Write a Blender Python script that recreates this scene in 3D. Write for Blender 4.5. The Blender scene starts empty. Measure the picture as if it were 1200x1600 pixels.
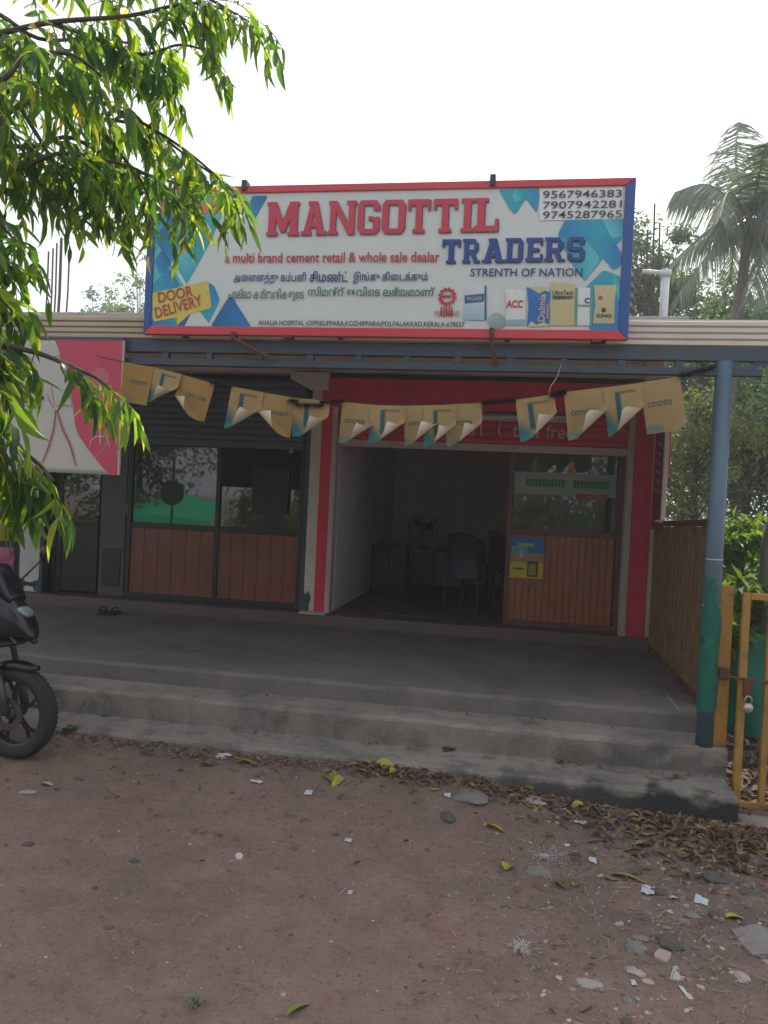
import bpy, bmesh, math, random
from mathutils import Vector, Matrix, noise
random.seed(7)
C = bpy.context.scene.collection
SC = bpy.context.scene
rad = math.radians

# ------------------------------------------------------------------ camera, sky, sun, exposure
CAM = Vector((0, 0, 1.775))
YAW, PITCH, ROLL, F = rad(9.5685), rad(-0.884), rad(2.7277), 1206.56
_f = Vector((-math.sin(YAW) * math.cos(PITCH), math.cos(YAW) * math.cos(PITCH), math.sin(PITCH)))
_r = Vector((math.cos(YAW), math.sin(YAW), 0)); _u = _r.cross(_f)
RT = _r * math.cos(ROLL) + _u * math.sin(ROLL); UP = -_r * math.sin(ROLL) + _u * math.cos(ROLL); FW = _f
cd = bpy.data.cameras.new('camera'); cam = bpy.data.objects.new('camera', cd); C.objects.link(cam)
cam.matrix_world = Matrix(((RT.x, UP.x, -FW.x, CAM.x), (RT.y, UP.y, -FW.y, CAM.y), (RT.z, UP.z, -FW.z, CAM.z), (0, 0, 0, 1)))
cd.sensor_fit = 'VERTICAL'; cd.sensor_height = 24; cd.lens = F / 1600 * 24; cd.clip_start = .05; cd.clip_end = 2000
SC.camera = cam

SUN_EL, SUN_AZ = rad(51), rad(8)            # the sun stands behind the shop, a little to the right
w = bpy.data.worlds.new('World'); SC.world = w; w.use_nodes = True
nt = w.node_tree; bg = nt.nodes['Background']
sky = nt.nodes.new('ShaderNodeTexSky'); sky.sky_type = 'NISHITA'; sky.sun_disc = False
sky.sun_elevation = SUN_EL; sky.sun_rotation = SUN_AZ
sky.air_density = 1.0; sky.dust_density = 6.0; sky.ozone_density = 1.0; sky.altitude = 100
mixs = nt.nodes.new('ShaderNodeMix'); mixs.data_type = 'RGBA'; mixs.inputs[0].default_value = .5
mixs.inputs[7].default_value = (12.6, 13, 13.6, 1)    # thin white overcast veil over the whole sky
nt.links.new(sky.outputs[0], mixs.inputs[6]); nt.links.new(mixs.outputs[2], bg.inputs[0])
bg.inputs[1].default_value = .12
sd = bpy.data.lights.new('sun', 'SUN'); sun = bpy.data.objects.new('sun', sd); C.objects.link(sun)
sd.energy = 4.5; sd.angle = rad(.5); sd.color = (1, .95, .86)
sdir = Vector((math.sin(SUN_AZ) * math.cos(SUN_EL), math.cos(SUN_AZ) * math.cos(SUN_EL), math.sin(SUN_EL)))
sun.rotation_euler = sdir.to_track_quat('Z', 'Y').to_euler(); sun.location = (0, 0, 30)
SC.view_settings.view_transform = 'Standard'; SC.view_settings.look = 'None'
SC.view_settings.exposure = 0.1; SC.view_settings.gamma = 1
SC.view_settings.use_curve_mapping = False
SC.render.engine = 'CYCLES'
SC.cycles.max_bounces = 8; SC.cycles.transparent_max_bounces = 12; SC.cycles.caustics_reflective = False; SC.cycles.caustics_refractive = False

def ray(px, py):
    return (RT * (px - 600) - UP * (py - 800) + FW * F).normalized()
def PY(px, py, Y):                             # survey helper: where the sight line meets the upright plane y = Y
    d = ray(px, py); return CAM + d * (Y / d.y)
def PZ(px, py, Z):
    d = ray(px, py); return CAM + d * ((Z - CAM.z) / d.z)

# ------------------------------------------------------------------ materials
MATS = {}
def N(t, k, **kw):
    n = t.nodes.new('ShaderNode' + k)
    for a, b in kw.items(): setattr(n, a, b)
    return n
def mat(name, col, rough=.7, col2=None, scale=6, var=.5, bump=0, bscale=60, metal=0, trans=0, tcol=None, rnd=None, island=False, dirt=None, dscale=3, dcol=(.1, .085, .07), spec=.5):
    if name in MATS: return MATS[name]
    m = bpy.data.materials.new(name); m.use_nodes = True; t = m.node_tree
    p = t.nodes['Principled BSDF']; L = t.links.new
    p.inputs['Roughness'].default_value = rough; p.inputs['Metallic'].default_value = metal
    p.inputs['Specular IOR Level'].default_value = spec
    geo = N(t, 'NewGeometry'); tc = N(t, 'TexCoord')
    nz = N(t, 'TexNoise'); nz.inputs['Scale'].default_value = scale; nz.inputs['Detail'].default_value = 6; nz.inputs['Roughness'].default_value = .65
    L(tc.outputs['Object'], nz.inputs['Vector'])
    c2 = col2 or tuple(c * .72 for c in col)
    mr = N(t, 'MapRange'); mr.inputs[1].default_value = .35; mr.inputs[2].default_value = .68; mr.inputs[4].default_value = var if col2 is None else 1
    L(nz.outputs[0], mr.inputs[0])
    mx = N(t, 'Mix', data_type='RGBA'); mx.inputs[6].default_value = (*col, 1); mx.inputs[7].default_value = (*c2, 1)
    L(mr.outputs[0], mx.inputs[0]); out = mx.outputs[2]
    if dirt:
        d = N(t, 'TexNoise'); d.inputs['Scale'].default_value = dscale; d.inputs['Detail'].default_value = 9; d.inputs['Roughness'].default_value = .72
        L(tc.outputs['Object'], d.inputs['Vector'])
        r2 = N(t, 'MapRange'); r2.inputs[1].default_value = .48; r2.inputs[2].default_value = .7; r2.inputs[4].default_value = dirt; L(d.outputs[0], r2.inputs[0])
        m2 = N(t, 'Mix', data_type='RGBA'); m2.inputs[7].default_value = (*dcol, 1); L(r2.outputs[0], m2.inputs[0]); L(out, m2.inputs[6]); out = m2.outputs[2]
    if rnd:
        src = geo.outputs['Random Per Island'] if island else N(t, 'ObjectInfo').outputs['Random']
        cr = N(t, 'ValToRGB'); e = cr.color_ramp.elements
        while len(e) < len(rnd): e.new(.5)
        for k, (pos, c) in enumerate(rnd): e[k].position = pos; e[k].color = (*c, 1)
        L(src, cr.inputs[0])
        m3 = N(t, 'Mix', data_type='RGBA', blend_type='MIX'); m3.inputs[0].default_value = .82; L(out, m3.inputs[6]); L(cr.outputs[0], m3.inputs[7]); out = m3.outputs[2]
    L(out, p.inputs['Base Color'])
    if bump:
        bn = N(t, 'TexNoise'); bn.inputs['Scale'].default_value = bscale; bn.inputs['Detail'].default_value = 6; L(tc.outputs['Object'], bn.inputs['Vector'])
        b = N(t, 'Bump'); b.inputs['Strength'].default_value = bump; b.inputs['Distance'].default_value = .01; L(bn.outputs[0], b.inputs['Height']); L(b.outputs[0], p.inputs['Normal'])
    if trans:
        tr = N(t, 'BsdfTranslucent')
        if tcol: 
            mm = N(t, 'Mix', data_type='RGBA', blend_type='MULTIPLY'); mm.inputs[0].default_value = 1; mm.inputs[7].default_value = (*tcol, 1); L(out, mm.inputs[6]); L(mm.outputs[2], tr.inputs[0])
        else: L(out, tr.inputs[0])
        ms = N(t, 'MixShader'); ms.inputs[0].default_value = trans
        L(p.outputs[0], ms.inputs[1]); L(tr.outputs[0], ms.inputs[2]); L(ms.outputs[0], t.nodes['Material Output'].inputs[0])
    MATS[name] = m; return m
def vcol_mat(name, rough=.5, trans=0, amt=.12):
    m = bpy.data.materials.new(name); m.use_nodes = True; t = m.node_tree; p = t.nodes['Principled BSDF']; L = t.links.new
    a = N(t, 'VertexColor', layer_name='print'); nz = N(t, 'TexNoise'); nz.inputs['Scale'].default_value = 9; nz.inputs['Detail'].default_value = 5
    mr = N(t, 'MapRange'); mr.inputs[3].default_value = 1 - amt; mr.inputs[4].default_value = 1 + amt; L(nz.outputs[0], mr.inputs[0])
    mx = N(t, 'Mix', data_type='RGBA', blend_type='MULTIPLY'); mx.inputs[0].default_value = 1; L(a.outputs[0], mx.inputs[6]); L(mr.outputs[0], mx.inputs[7])
    L(mx.outputs[2], p.inputs['Base Color']); p.inputs['Roughness'].default_value = rough
    if trans:
        tr = N(t, 'BsdfTranslucent'); L(mx.outputs[2], tr.inputs[0]); ms = N(t, 'MixShader'); ms.inputs[0].default_value = trans
        L(p.outputs[0], ms.inputs[1]); L(tr.outputs[0], ms.inputs[2]); L(ms.outputs[0], t.nodes['Material Output'].inputs[0])
    MATS[name] = m; return m
def glass_mat(name, tint=(.75, .8, .8), rough=.02, refl=1.0):
    m = bpy.data.materials.new(name); m.use_nodes = True; t = m.node_tree; L = t.links.new
    t.nodes.remove(t.nodes['Principled BSDF'])
    tr = N(t, 'BsdfTransparent'); tr.inputs[0].default_value = (*tint, 1)
    gl = N(t, 'BsdfGlossy'); gl.inputs['Roughness'].default_value = rough
    fr = N(t, 'Fresnel'); fr.inputs[0].default_value = 1.6
    mu = N(t, 'Math', operation='MULTIPLY'); mu.inputs[1].default_value = 1.6 * refl; mu.use_clamp = True; L(fr.outputs[0], mu.inputs[0])
    ms = N(t, 'MixShader'); L(mu.outputs[0], ms.inputs[0]); L(tr.outputs[0], ms.inputs[1]); L(gl.outputs[0], ms.inputs[2]); L(ms.outputs[0], t.nodes['Material Output'].inputs[0])
    MATS[name] = m; return m

# ------------------------------------------------------------------ mesh builders
def tag(o, label=None, cat=None, group=None, kind=None):
    if label: o['label'] = label
    if cat: o['category'] = cat
    if group: o['group'] = group
    if kind: o['kind'] = kind
    return o
def offset_of(o):
    v = Vector((0, 0, 0))
    while o is not None: v += o.location; o = o.parent
    return v
def thing(name, label, cat, loc=(0, 0, 0), group=None, rotz=0):
    o = bpy.data.objects.new(name, None); o.empty_display_size = .1; C.objects.link(o)
    o.location = loc; o.rotation_euler = (0, 0, rotz); return tag(o, label, cat, group)
class MB:
    def __init__(s): s.v = []; s.f = []; s.mi = []; s.m = 0; s.c = []
    def add(s, vs, fs, col=None):
        n = len(s.v); s.v += [tuple(v) for v in vs]; s.f += [tuple(i + n for i in f) for f in fs]; s.mi += [s.m] * len(fs)
        s.c += [col or (1, 1, 1)] * len(vs); return s
    def box(s, x0, x1, y0, y1, z0, z1):
        x0, x1 = sorted((x0, x1)); y0, y1 = sorted((y0, y1)); z0, z1 = sorted((z0, z1))
        return s.add([(x0, y0, z0), (x1, y0, z0), (x1, y1, z0), (x0, y1, z0), (x0, y0, z1), (x1, y0, z1), (x1, y1, z1), (x0, y1, z1)],
                     [(0, 3, 2, 1), (4, 5, 6, 7), (0, 1, 5, 4), (1, 2, 6, 5), (2, 3, 7, 6), (3, 0, 4, 7)])
    def bar(s, a, b, w, h, up=(0, 0, 1)):      # rectangular bar between two points
        a, b = Vector(a), Vector(b); d = (b - a).normalized(); u = Vector(up); x = d.cross(u)
        if x.length < 1e-4: x = d.cross(Vector((1, 0, 0)))
        x.normalize(); u = x.cross(d); x *= w / 2; u *= h / 2
        return s.add([a - x - u, a + x - u, a + x + u, a - x + u, b - x - u, b + x - u, b + x + u, b - x + u],
                     [(0, 1, 2, 3), (7, 6, 5, 4), (4, 5, 1, 0), (5, 6, 2, 1), (6, 7, 3, 2), (7, 4, 0, 3)])
    def tube(s, pts, r, n=8, cap=True):
        pts = [Vector(p) for p in pts]; rs = r if isinstance(r, (list, tuple)) else [r] * len(pts)
        vs, fs = [], []; px = None
        for i, p in enumerate(pts):
            d = (pts[min(i + 1, len(pts) - 1)] - pts[max(i - 1, 0)])
            d = d.normalized() if d.length > 1e-9 else Vector((0, 0, 1))
            if px is None:
                px = d.cross(Vector((0, 0, 1)))
                if px.length < .05: px = d.cross(Vector((1, 0, 0)))
            px = (px - d * px.dot(d)).normalized(); q = d.cross(px)
            for k in range(n):
                a = 2 * math.pi * k / n; vs.append(p + (px * math.cos(a) + q * math.sin(a)) * rs[i])
        for i in range(len(pts) - 1):
            for k in range(n): fs.append((i * n + k, i * n + (k + 1) % n, (i + 1) * n + (k + 1) % n, (i + 1) * n + k))
        if cap: fs += [tuple(range(n))[::-1], tuple((len(pts) - 1) * n + k for k in range(n))]
        return s.add(vs, fs)
    def lathe(s, prof, c=(0, 0, 0), n=24, axis='Z'):   # prof: (radius, height)
        vs, fs = [], []
        for r, h in prof:
            for k in range(n):
                a = 2 * math.pi * k / n; x, y = r * math.cos(a), r * math.sin(a)
                p = {'Z': (x, y, h), 'Y': (x, h, y), 'X': (h, x, y)}[axis]; vs.append((p[0] + c[0], p[1] + c[1], p[2] + c[2]))
        for i in range(len(prof) - 1):
            for k in range(n): fs.append((i * n + k, i * n + (k + 1) % n, (i + 1) * n + (k + 1) % n, (i + 1) * n + k))
        return s.add(vs, fs)
    def prism(s, poly, y0, y1, cols=None):      # polygon in x,z pushed from y0 (front) to y1
        n = len(poly); vs = [(x, y0, z) for x, z in poly] + [(x, y1, z) for x, z in poly]
        k = len(s.v); s.add(vs, [tuple(range(n)), tuple(range(2 * n - 1, n - 1, -1))] + [(i, i + n, (i + 1) % n + n, (i + 1) % n) for i in range(n)])
        if cols: s.c[k:] = [c for c in cols] * 2
        return s
    def build(s, name, mats, parent=None, smooth=False, bevel=0, local=False):
        me = bpy.data.meshes.new(name); off = Vector((0, 0, 0)) if local or parent is None else offset_of(parent)
        me.from_pydata([tuple(Vector(v) - off) for v in s.v], [], s.f)
        for m in (mats if isinstance(mats, (list, tuple)) else [mats]): me.materials.append(m)
        me.polygons.foreach_set('material_index', s.mi)
        if smooth: me.polygons.foreach_set('use_smooth', [True] * len(me.polygons))
        if any(c != (1, 1, 1) for c in s.c):
            at = me.color_attributes.new('print', 'FLOAT_COLOR', 'POINT')
            at.data.foreach_set('color', [q for c in s.c for q in (*c, 1)])
        bm = bmesh.new(); bm.from_mesh(me); bmesh.ops.recalc_face_normals(bm, faces=bm.faces[:]) if len(s.f) < 20000 and not getattr(s, 'keepn', False) else None
        bm.to_mesh(me); bm.free(); me.update()
        o = bpy.data.objects.new(name, me); C.objects.link(o); o.parent = parent
        if bevel:
            b = o.modifiers.new('bevel', 'BEVEL'); b.width = bevel; b.segments = 2; b.limit_method = 'ANGLE'
        return o
def link(name, me, parent, mtx):
    o = bpy.data.objects.new(name, me); C.objects.link(o); o.parent = parent
    o.matrix_local = Matrix.Translation(-offset_of(parent)) @ mtx if parent else mtx
    return o
def boxpart(name, m, parent, *b, bevel=.004): return MB().box(*b).build(name, m, parent, bevel=bevel)
_tc = {}
def text_mesh(s, bold=0, extrude=0):
    k = (s, bold)
    if k not in _tc:
        cu = bpy.data.curves.new('t', 'FONT'); cu.body = s; cu.offset = bold; cu.resolution_u = 3
        o = bpy.data.objects.new('t', cu); C.objects.link(o); dg = bpy.context.evaluated_depsgraph_get(); dg.update()
        me = bpy.data.meshes.new_from_object(o.evaluated_get(dg)); bpy.data.objects.remove(o)
        _tc[k] = ([v.co.copy() for v in me.vertices], [tuple(p.vertices) for p in me.polygons]); bpy.data.meshes.remove(me)
    return _tc[k]
def lettering(s, m, parent, x0, x1, z0, z1, y, bold=0, rot=0, name='lettering'):
    """flat print filling the box x0..x1, z0..z1 of the plane y; rot turns it about the lower left corner"""
    vs, fs = text_mesh(s, bold)
    ax, bx = min(v.x for v in vs), max(v.x for v in vs); ay, by = min(v.y for v in vs), max(v.y for v in vs)
    q = []
    for v in vs:
        X, Z = (v.x - ax) / (bx - ax) * (x1 - x0), (v.y - ay) / (by - ay) * (z1 - z0)
        q.append((x0 + X * math.cos(rot) - Z * math.sin(rot), y, z0 + X * math.sin(rot) + Z * math.cos(rot)))
    b = MB(); b.add(q, fs); b.keepn = True
    return b.build(name, m, parent)

# ------------------------------------------------------------------ palette
concrete = mat('concrete', (.29, .255, .215), .9, col2=(.19, .17, .145), scale=2.2, bump=.6, bscale=55, dirt=.8, dscale=5, dcol=(.08, .07, .065))
floor_m = mat('porch_floor', (.205, .182, .16), .8, col2=(.14, .125, .112), scale=1.6, bump=.4, bscale=50, dirt=.7, dscale=3.5, dcol=(.09, .08, .078))
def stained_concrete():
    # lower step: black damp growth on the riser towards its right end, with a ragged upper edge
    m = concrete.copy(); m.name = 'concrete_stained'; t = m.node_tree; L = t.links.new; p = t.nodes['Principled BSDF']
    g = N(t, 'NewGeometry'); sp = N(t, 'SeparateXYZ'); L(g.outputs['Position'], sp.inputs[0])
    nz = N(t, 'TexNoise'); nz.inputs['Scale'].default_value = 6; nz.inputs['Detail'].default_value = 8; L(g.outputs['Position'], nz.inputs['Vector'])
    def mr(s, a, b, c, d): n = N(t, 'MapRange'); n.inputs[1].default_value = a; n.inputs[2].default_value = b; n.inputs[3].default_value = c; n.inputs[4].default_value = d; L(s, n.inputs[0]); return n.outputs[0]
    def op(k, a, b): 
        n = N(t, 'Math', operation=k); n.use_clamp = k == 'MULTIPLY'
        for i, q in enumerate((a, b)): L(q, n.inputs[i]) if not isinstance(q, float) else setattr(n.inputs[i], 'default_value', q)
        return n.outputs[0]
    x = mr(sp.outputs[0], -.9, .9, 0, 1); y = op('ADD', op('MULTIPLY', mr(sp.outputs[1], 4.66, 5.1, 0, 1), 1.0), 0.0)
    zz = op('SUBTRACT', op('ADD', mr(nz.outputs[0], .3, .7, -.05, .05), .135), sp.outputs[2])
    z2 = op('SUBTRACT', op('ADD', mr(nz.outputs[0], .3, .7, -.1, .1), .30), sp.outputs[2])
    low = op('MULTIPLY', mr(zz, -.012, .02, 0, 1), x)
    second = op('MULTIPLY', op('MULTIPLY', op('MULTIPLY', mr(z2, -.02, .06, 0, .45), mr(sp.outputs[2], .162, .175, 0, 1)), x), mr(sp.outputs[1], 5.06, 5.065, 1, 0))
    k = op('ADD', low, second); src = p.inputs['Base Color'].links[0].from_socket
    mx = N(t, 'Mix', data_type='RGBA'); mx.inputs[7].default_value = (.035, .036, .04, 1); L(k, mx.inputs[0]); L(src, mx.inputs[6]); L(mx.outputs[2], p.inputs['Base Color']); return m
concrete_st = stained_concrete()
concrete_lt = mat('concrete_light', (.42, .41, .39), .88, scale=3, bump=.4, bscale=70, dirt=.5, dscale=4, dcol=(.2, .17, .14))
oxide = mat('oxide_floor', (.15, .105, .1), .6, scale=3, bump=.15, dirt=.5, dscale=4, dcol=(.1, .09, .085))
wall_cream = mat('wall_cream', (.72, .65, .55), .85, scale=3, bump=.15, dirt=.35, dscale=3, dcol=(.35, .29, .22))
wall_pale = mat('wall_pale', (.72, .7, .7), .85, scale=2, bump=.1, dirt=.3, dscale=2.5, dcol=(.35, .31, .27))
paint_white = mat('paint_white', (.66, .66, .63), .8, scale=6, bump=.1, dirt=.3, dscale=6, dcol=(.3, .3, .28))
paint_teal = mat('paint_teal', (.06, .085, .1), .7, scale=8, bump=.15)
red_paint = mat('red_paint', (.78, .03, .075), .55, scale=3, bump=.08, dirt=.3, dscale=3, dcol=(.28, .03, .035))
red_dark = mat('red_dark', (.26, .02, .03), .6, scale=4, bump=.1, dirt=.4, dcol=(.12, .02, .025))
shutter_grey = mat('shutter_grey', (.09, .11, .14), .5, scale=5, dirt=.4, dcol=(.12, .11, .1))
shutter_red = mat('shutter_red', (.6, .035, .08), .5, scale=5, dirt=.4, dcol=(.22, .04, .05))
off_white = mat('off_white', (.55, .46, .43), .6, scale=6, dirt=.4, dcol=(.35, .27, .23))
black_metal = mat('black_metal', (.025, .025, .028), .45, scale=8)
steel_blue = mat('steel_blue', (.05, .07, .1), .5, scale=5, dirt=.35, dcol=(.09, .08, .075))
pole_blue = mat('pole_blue', (.085, .145, .195), .5, scale=4, dirt=.3, dscale=6, dcol=(.12, .15, .17))
wood_red = mat('wood_red', (.27, .085, .045), .42, col2=(.2, .058, .034), scale=3, bump=.05, dirt=.45, dscale=4, dcol=(.13, .06, .045))
wood_orange = mat('wood_orange', (.4, .13, .055), .45, col2=(.31, .095, .042), scale=3, bump=.05, dirt=.45, dscale=4, dcol=(.2, .085, .05))
frame_brown = mat('frame_brown', (.16, .055, .045), .5, scale=5)
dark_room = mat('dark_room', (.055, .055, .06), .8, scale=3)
fascia_m = mat('fascia', (.5, .41, .3), .6, scale=2, dirt=.35, dscale=2.5, dcol=(.3, .22, .15))
roof_under = mat('roof_under', (.16, .16, .17), .7, scale=2)
ochre = mat('ochre_paint', (.42, .22, .045), .6, scale=4, dirt=.8, dscale=9, dcol=(.17, .085, .04), bump=.15)
ochre_old = mat('ochre_weathered', (.22, .13, .05), .6, scale=6, dirt=.65, dscale=6, dcol=(.09, .05, .03), bump=.1)
rust = mat('rust', (.13, .05, .03), .85, scale=12, bump=.3)
glass = glass_mat('glass')
print_m = vcol_mat('flat_print', .45)

# ------------------------------------------------------------------ ground
def sm(a, b, x):
    t = max(0, min(1, (x - a) / (b - a))); return t * t * (3 - 2 * t)
def gz(x, y):
    z = .13 * (1 - sm(-.6, 1.25, x)) * sm(3.9, 4.65, y) * (1 - sm(5.2, 5.6, y))
    z += .05 * sm(.3, 1.6, x) * (1 - sm(3.2, 4.4, y)) * sm(1.5, 2.5, y)
    if -8 < x < 6 and 0 < y < 9:
        z += .022 * (noise.noise(Vector((x * 1.1, y * 1.1, 1))) ) + .013 * noise.noise(Vector((x * 4, y * 4, 4)))
        r = sm(.0, 1.1, x) * sm(2.6, 3.6, y)
        z += (.006 + .014 * r) * noise.noise(Vector((x * 13, y * 13, 8)))
    return z
def graded(lo, hi, step, far):
    a = [lo + step * i for i in range(int((hi - lo) / step) + 1)]
    d, s = step, []
    p = lo; 
    while p > -far: d *= 1.35; p -= d; s.append(p)
    q, d, t = a[-1], step, []
    while q < far: d *= 1.35; q += d; t.append(q)
    return s[::-1] + a + t
xs, ys = graded(-4.2, 2.6, .03, 300), graded(1.6, 5.4, .03, 300)
gv = [(x, y, gz(x, y)) for y in ys for x in xs]; nx = len(xs)
gb = MB(); gb.add(gv, [(j * nx + i, j * nx + i + 1, (j + 1) * nx + i + 1, (j + 1) * nx + i) for j in range(len(ys) - 1) for i in range(nx - 1)]); gb.keepn = True
def ground_material():
    m = bpy.data.materials.new('laterite_ground'); m.use_nodes = True; t = m.node_tree; L = t.links.new; p = t.nodes['Principled BSDF']
    p.inputs['Roughness'].default_value = .95; p.inputs['Specular IOR Level'].default_value = .15
    g = N(t, 'NewGeometry')
    def nz(sc, det=7, ro=.68):
        n = N(t, 'TexNoise'); n.inputs['Scale'].default_value = sc; n.inputs['Detail'].default_value = det; n.inputs['Roughness'].default_value = ro; L(g.outputs['Position'], n.inputs['Vector']); return n.outputs[0]
    def rg(s, a, b, c=0, d=1):
        n = N(t, 'MapRange'); n.inputs[1].default_value = a; n.inputs[2].default_value = b; n.inputs[3].default_value = c; n.inputs[4].default_value = d; L(s, n.inputs[0]); return n.outputs[0]
    def mix(f, a, b, mode='MIX'):
        n = N(t, 'Mix', data_type='RGBA', blend_type=mode); L(f, n.inputs[0]) if not isinstance(f, float) else setattr(n.inputs[0], 'default_value', f)
        for s, k in ((a, 6), (b, 7)):
            if isinstance(s, tuple): n.inputs[k].default_value = (*s, 1)
            else: L(s, n.inputs[k])
        return n.outputs[2]
    def mul(a, b):
        n = N(t, 'Math', operation='MULTIPLY'); L(a, n.inputs[0]); L(b, n.inputs[1]); n.use_clamp = True; return n.outputs[0]
    sx = N(t, 'SeparateXYZ'); L(g.outputs['Position'], sx.inputs[0])
    c = mix(rg(nz(1.3), .36, .64), (.295, .19, .155), (.23, .165, .142))
    c = mix(rg(nz(5), .45, .7, 0, .7), c, (.32, .23, .185))
    c = mix(rg(nz(.8, 4), .5, .62, 0, .5), c, (.175, .13, .115))
    c = mix(rg(nz(2.1, 5), .58, .72, 0, .75), c, (.29, .12, .085))
    grey = mul(rg(sx.outputs[0], -.5, 1.0), rg(sx.outputs[1], 2.4, 3.6))
    c = mix(mul(grey, rg(nz(2.6), .4, .6, .1, .95)), c, (.15, .125, .11))
    near = rg(sx.outputs[1], 3.9, 4.7)
    c = mix(mul(near, rg(nz(3), .35, .6, .2, .8)), c, (.14, .105, .085))
    c = mix(mul(grey, rg(nz(3.7, 4), .6, .7, 0, .8)), c, (.24, .09, .07))
    c = mix(rg(nz(9, 8, .75), .5, .68, 0, .55), c, (.155, .11, .09))
    c = mix(rg(nz(46, 4, .7), .54, .7, 0, .7), c, (.1, .07, .058))
    c = mix(rg(nz(80, 2, .5), .66, .76, 0, .5), c, (.42, .36, .31))
    L(c, p.inputs['Base Color'])
    b1 = N(t, 'Bump'); b1.inputs['Strength'].default_value = .9; b1.inputs['Distance'].default_value = .016; L(nz(30, 8, .75), b1.inputs['Height'])
    b2 = N(t, 'Bump'); b2.inputs['Strength'].default_value = .5; b2.inputs['Distance'].default_value = .007; L(nz(140, 3, .6), b2.inputs['Height']); L(b1.outputs[0], b2.inputs['Normal']); L(b2.outputs[0], p.inputs['Normal'])
    return m
tag(gb.build('ground', ground_material(), smooth=True), kind='structure')
MB().box(-80, 80, -6.2, -.4, -.1, .06).build('road', mat('asphalt', (.06, .06, .062), .85, scale=20, bump=.4), None)['kind'] = 'structure'
def GP(px, py, dz=0):                          # where the sight line through a survey point meets the ground
    z = .05
    for _ in range(6): q = PZ(px, py, z); z = gz(q.x, q.y)
    return Vector((q.x, q.y, z + dz))

# ------------------------------------------------------------------ porch steps
def sweep(prof, x0, x1, step=.035, amp=.006, seed=0, wedge=0):
    b = MB(); n = len(prof); k = max(2, int((x1 - x0) / step)); vs = []
    for i in range(k + 1):
        x = x0 + (x1 - x0) * i / k
        for j, (y, z) in enumerate(prof):
            a = amp if 0 < j < n - 1 else 0
            vs.append((x, y + a * noise.noise(Vector((x * 2.3, j * 3.1, seed))) * 1.3 + a * 1.1 * noise.noise(Vector((x * 9, j, seed + 5))) + (.022 * max(0, noise.noise(Vector((x * 4.3, 7, seed + 2))) - .28) if j in (2, 3) else 0),
                       z + a * .8 * noise.noise(Vector((x * 2.7, j * 2.7, seed + 9))) - (.03 * max(0, noise.noise(Vector((x * 4.3, 7, seed + 2))) - .28) if j in (3, 4) else 0)))
    b.add(vs, [(i * n + j, i * n + j + 1, (i + 1) * n + j + 1, (i + 1) * n + j) for i in range(k) for j in range(n - 1)] + [tuple(range(n))[::-1], tuple(k * n + j for j in range(n))])
    return b
steps = thing('porch_steps', 'stained grey concrete steps and porch floor in front of the shop', 'steps', (0, 5, 0))
def stair(y0, y1, z, zb, x1, seed):
    return sweep([(y0, zb), (y0 + .004, zb + (z - zb) * .5), (y0 + .002, z - .025), (y0 + .01, z - .008), (y0 + .028, z), (y0 + .15, z - .003), (y1, z), (y1, zb)], -9, x1, seed=seed)
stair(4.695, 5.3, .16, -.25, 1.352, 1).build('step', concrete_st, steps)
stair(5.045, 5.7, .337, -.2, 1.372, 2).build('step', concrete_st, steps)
stair(5.362, 7.67, .465, -.2, 1.42, 3).build('porch_floor', floor_m, steps)

# ------------------------------------------------------------------ shop building
WY = 7.75
B = thing('shop_building', 'single storey shop block with red and cream pillars under a flat roof', 'shop', (-2, WY, 0))
bp = lambda n, m, *b, bevel=.006: boxpart(n, m, B, *b, bevel=bevel)
bp('plinth', oxide, -9, 1.36, 7.655, 11.9, -.1, .575, bevel=.015)
bp('roof_slab', concrete_lt, -9.2, 1.5, 7.5, 12.1, 3.44, 3.6)
bp('lintel_beam', wall_cream, -9, 1.345, WY + .02, WY + .22, 3.052, 3.438)
bp('back_wall', wall_pale, -9, 1.35, 11.72, 11.9, .576, 3.437)
bp('side_wall', wall_cream, 1.2, 1.345, WY + .19, 11.718, .576, 3.436)
bp('partition_wall', wall_pale, -2.12, -1.835, WY + .21, 11.716, .576, 3.435)
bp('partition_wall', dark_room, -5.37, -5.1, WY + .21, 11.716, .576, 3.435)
bp('ceiling', wall_pale, -9, 1.19, WY + .24, 11.71, 3.38, 3.432)
bp('ceiling', wall_pale, -9, 1.34, 7.68, WY + .01, 3.40, 3.434)
# centre pillar: grey metal edge, cream face, red stripe, white edge strip
cp = bp('pillar', wall_cream, -2.11, -1.84, WY, WY + .2, .44, 3.05)
boxpart('edge_strip', paint_teal, cp, -2.165, -2.112, WY + .03, WY + .2, .576, 2.6)
boxpart('red_stripe', red_paint, cp, -1.998, -1.885, WY - .005, WY + .1, .56, 3.0)
boxpart('white_strip', off_white, cp, -1.884, -1.832, WY - .012, WY + .1, .576, 2.64)
b = MB(); b.prism([(-2.16, .582), (-2.045, .582), (-2.05, .66), (-2.03, .73), (-2.06, .80), (-2.09, .76), (-2.115, .80), (-2.16, .79)], WY - .004, WY + .02); b.build('peeled_patch', paint_teal, cp)
sweep([(7.62, .576), (7.62, .585), (7.64, .592), (7.76, .592)], -2.12, -1.85, amp=.008, seed=4).build('plaster_splash', paint_white, cp)
# bracket (corbel) under the beam, left of the pillar
b = MB(); b.prism([(-2.34, 3.05), (-2.34, 2.98), (-2.12, 2.87), (-1.93, 2.87), (-1.93, 3.05)], WY - .06, WY - .002); b.build('corbel', wall_cream, B, bevel=.006)
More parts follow.
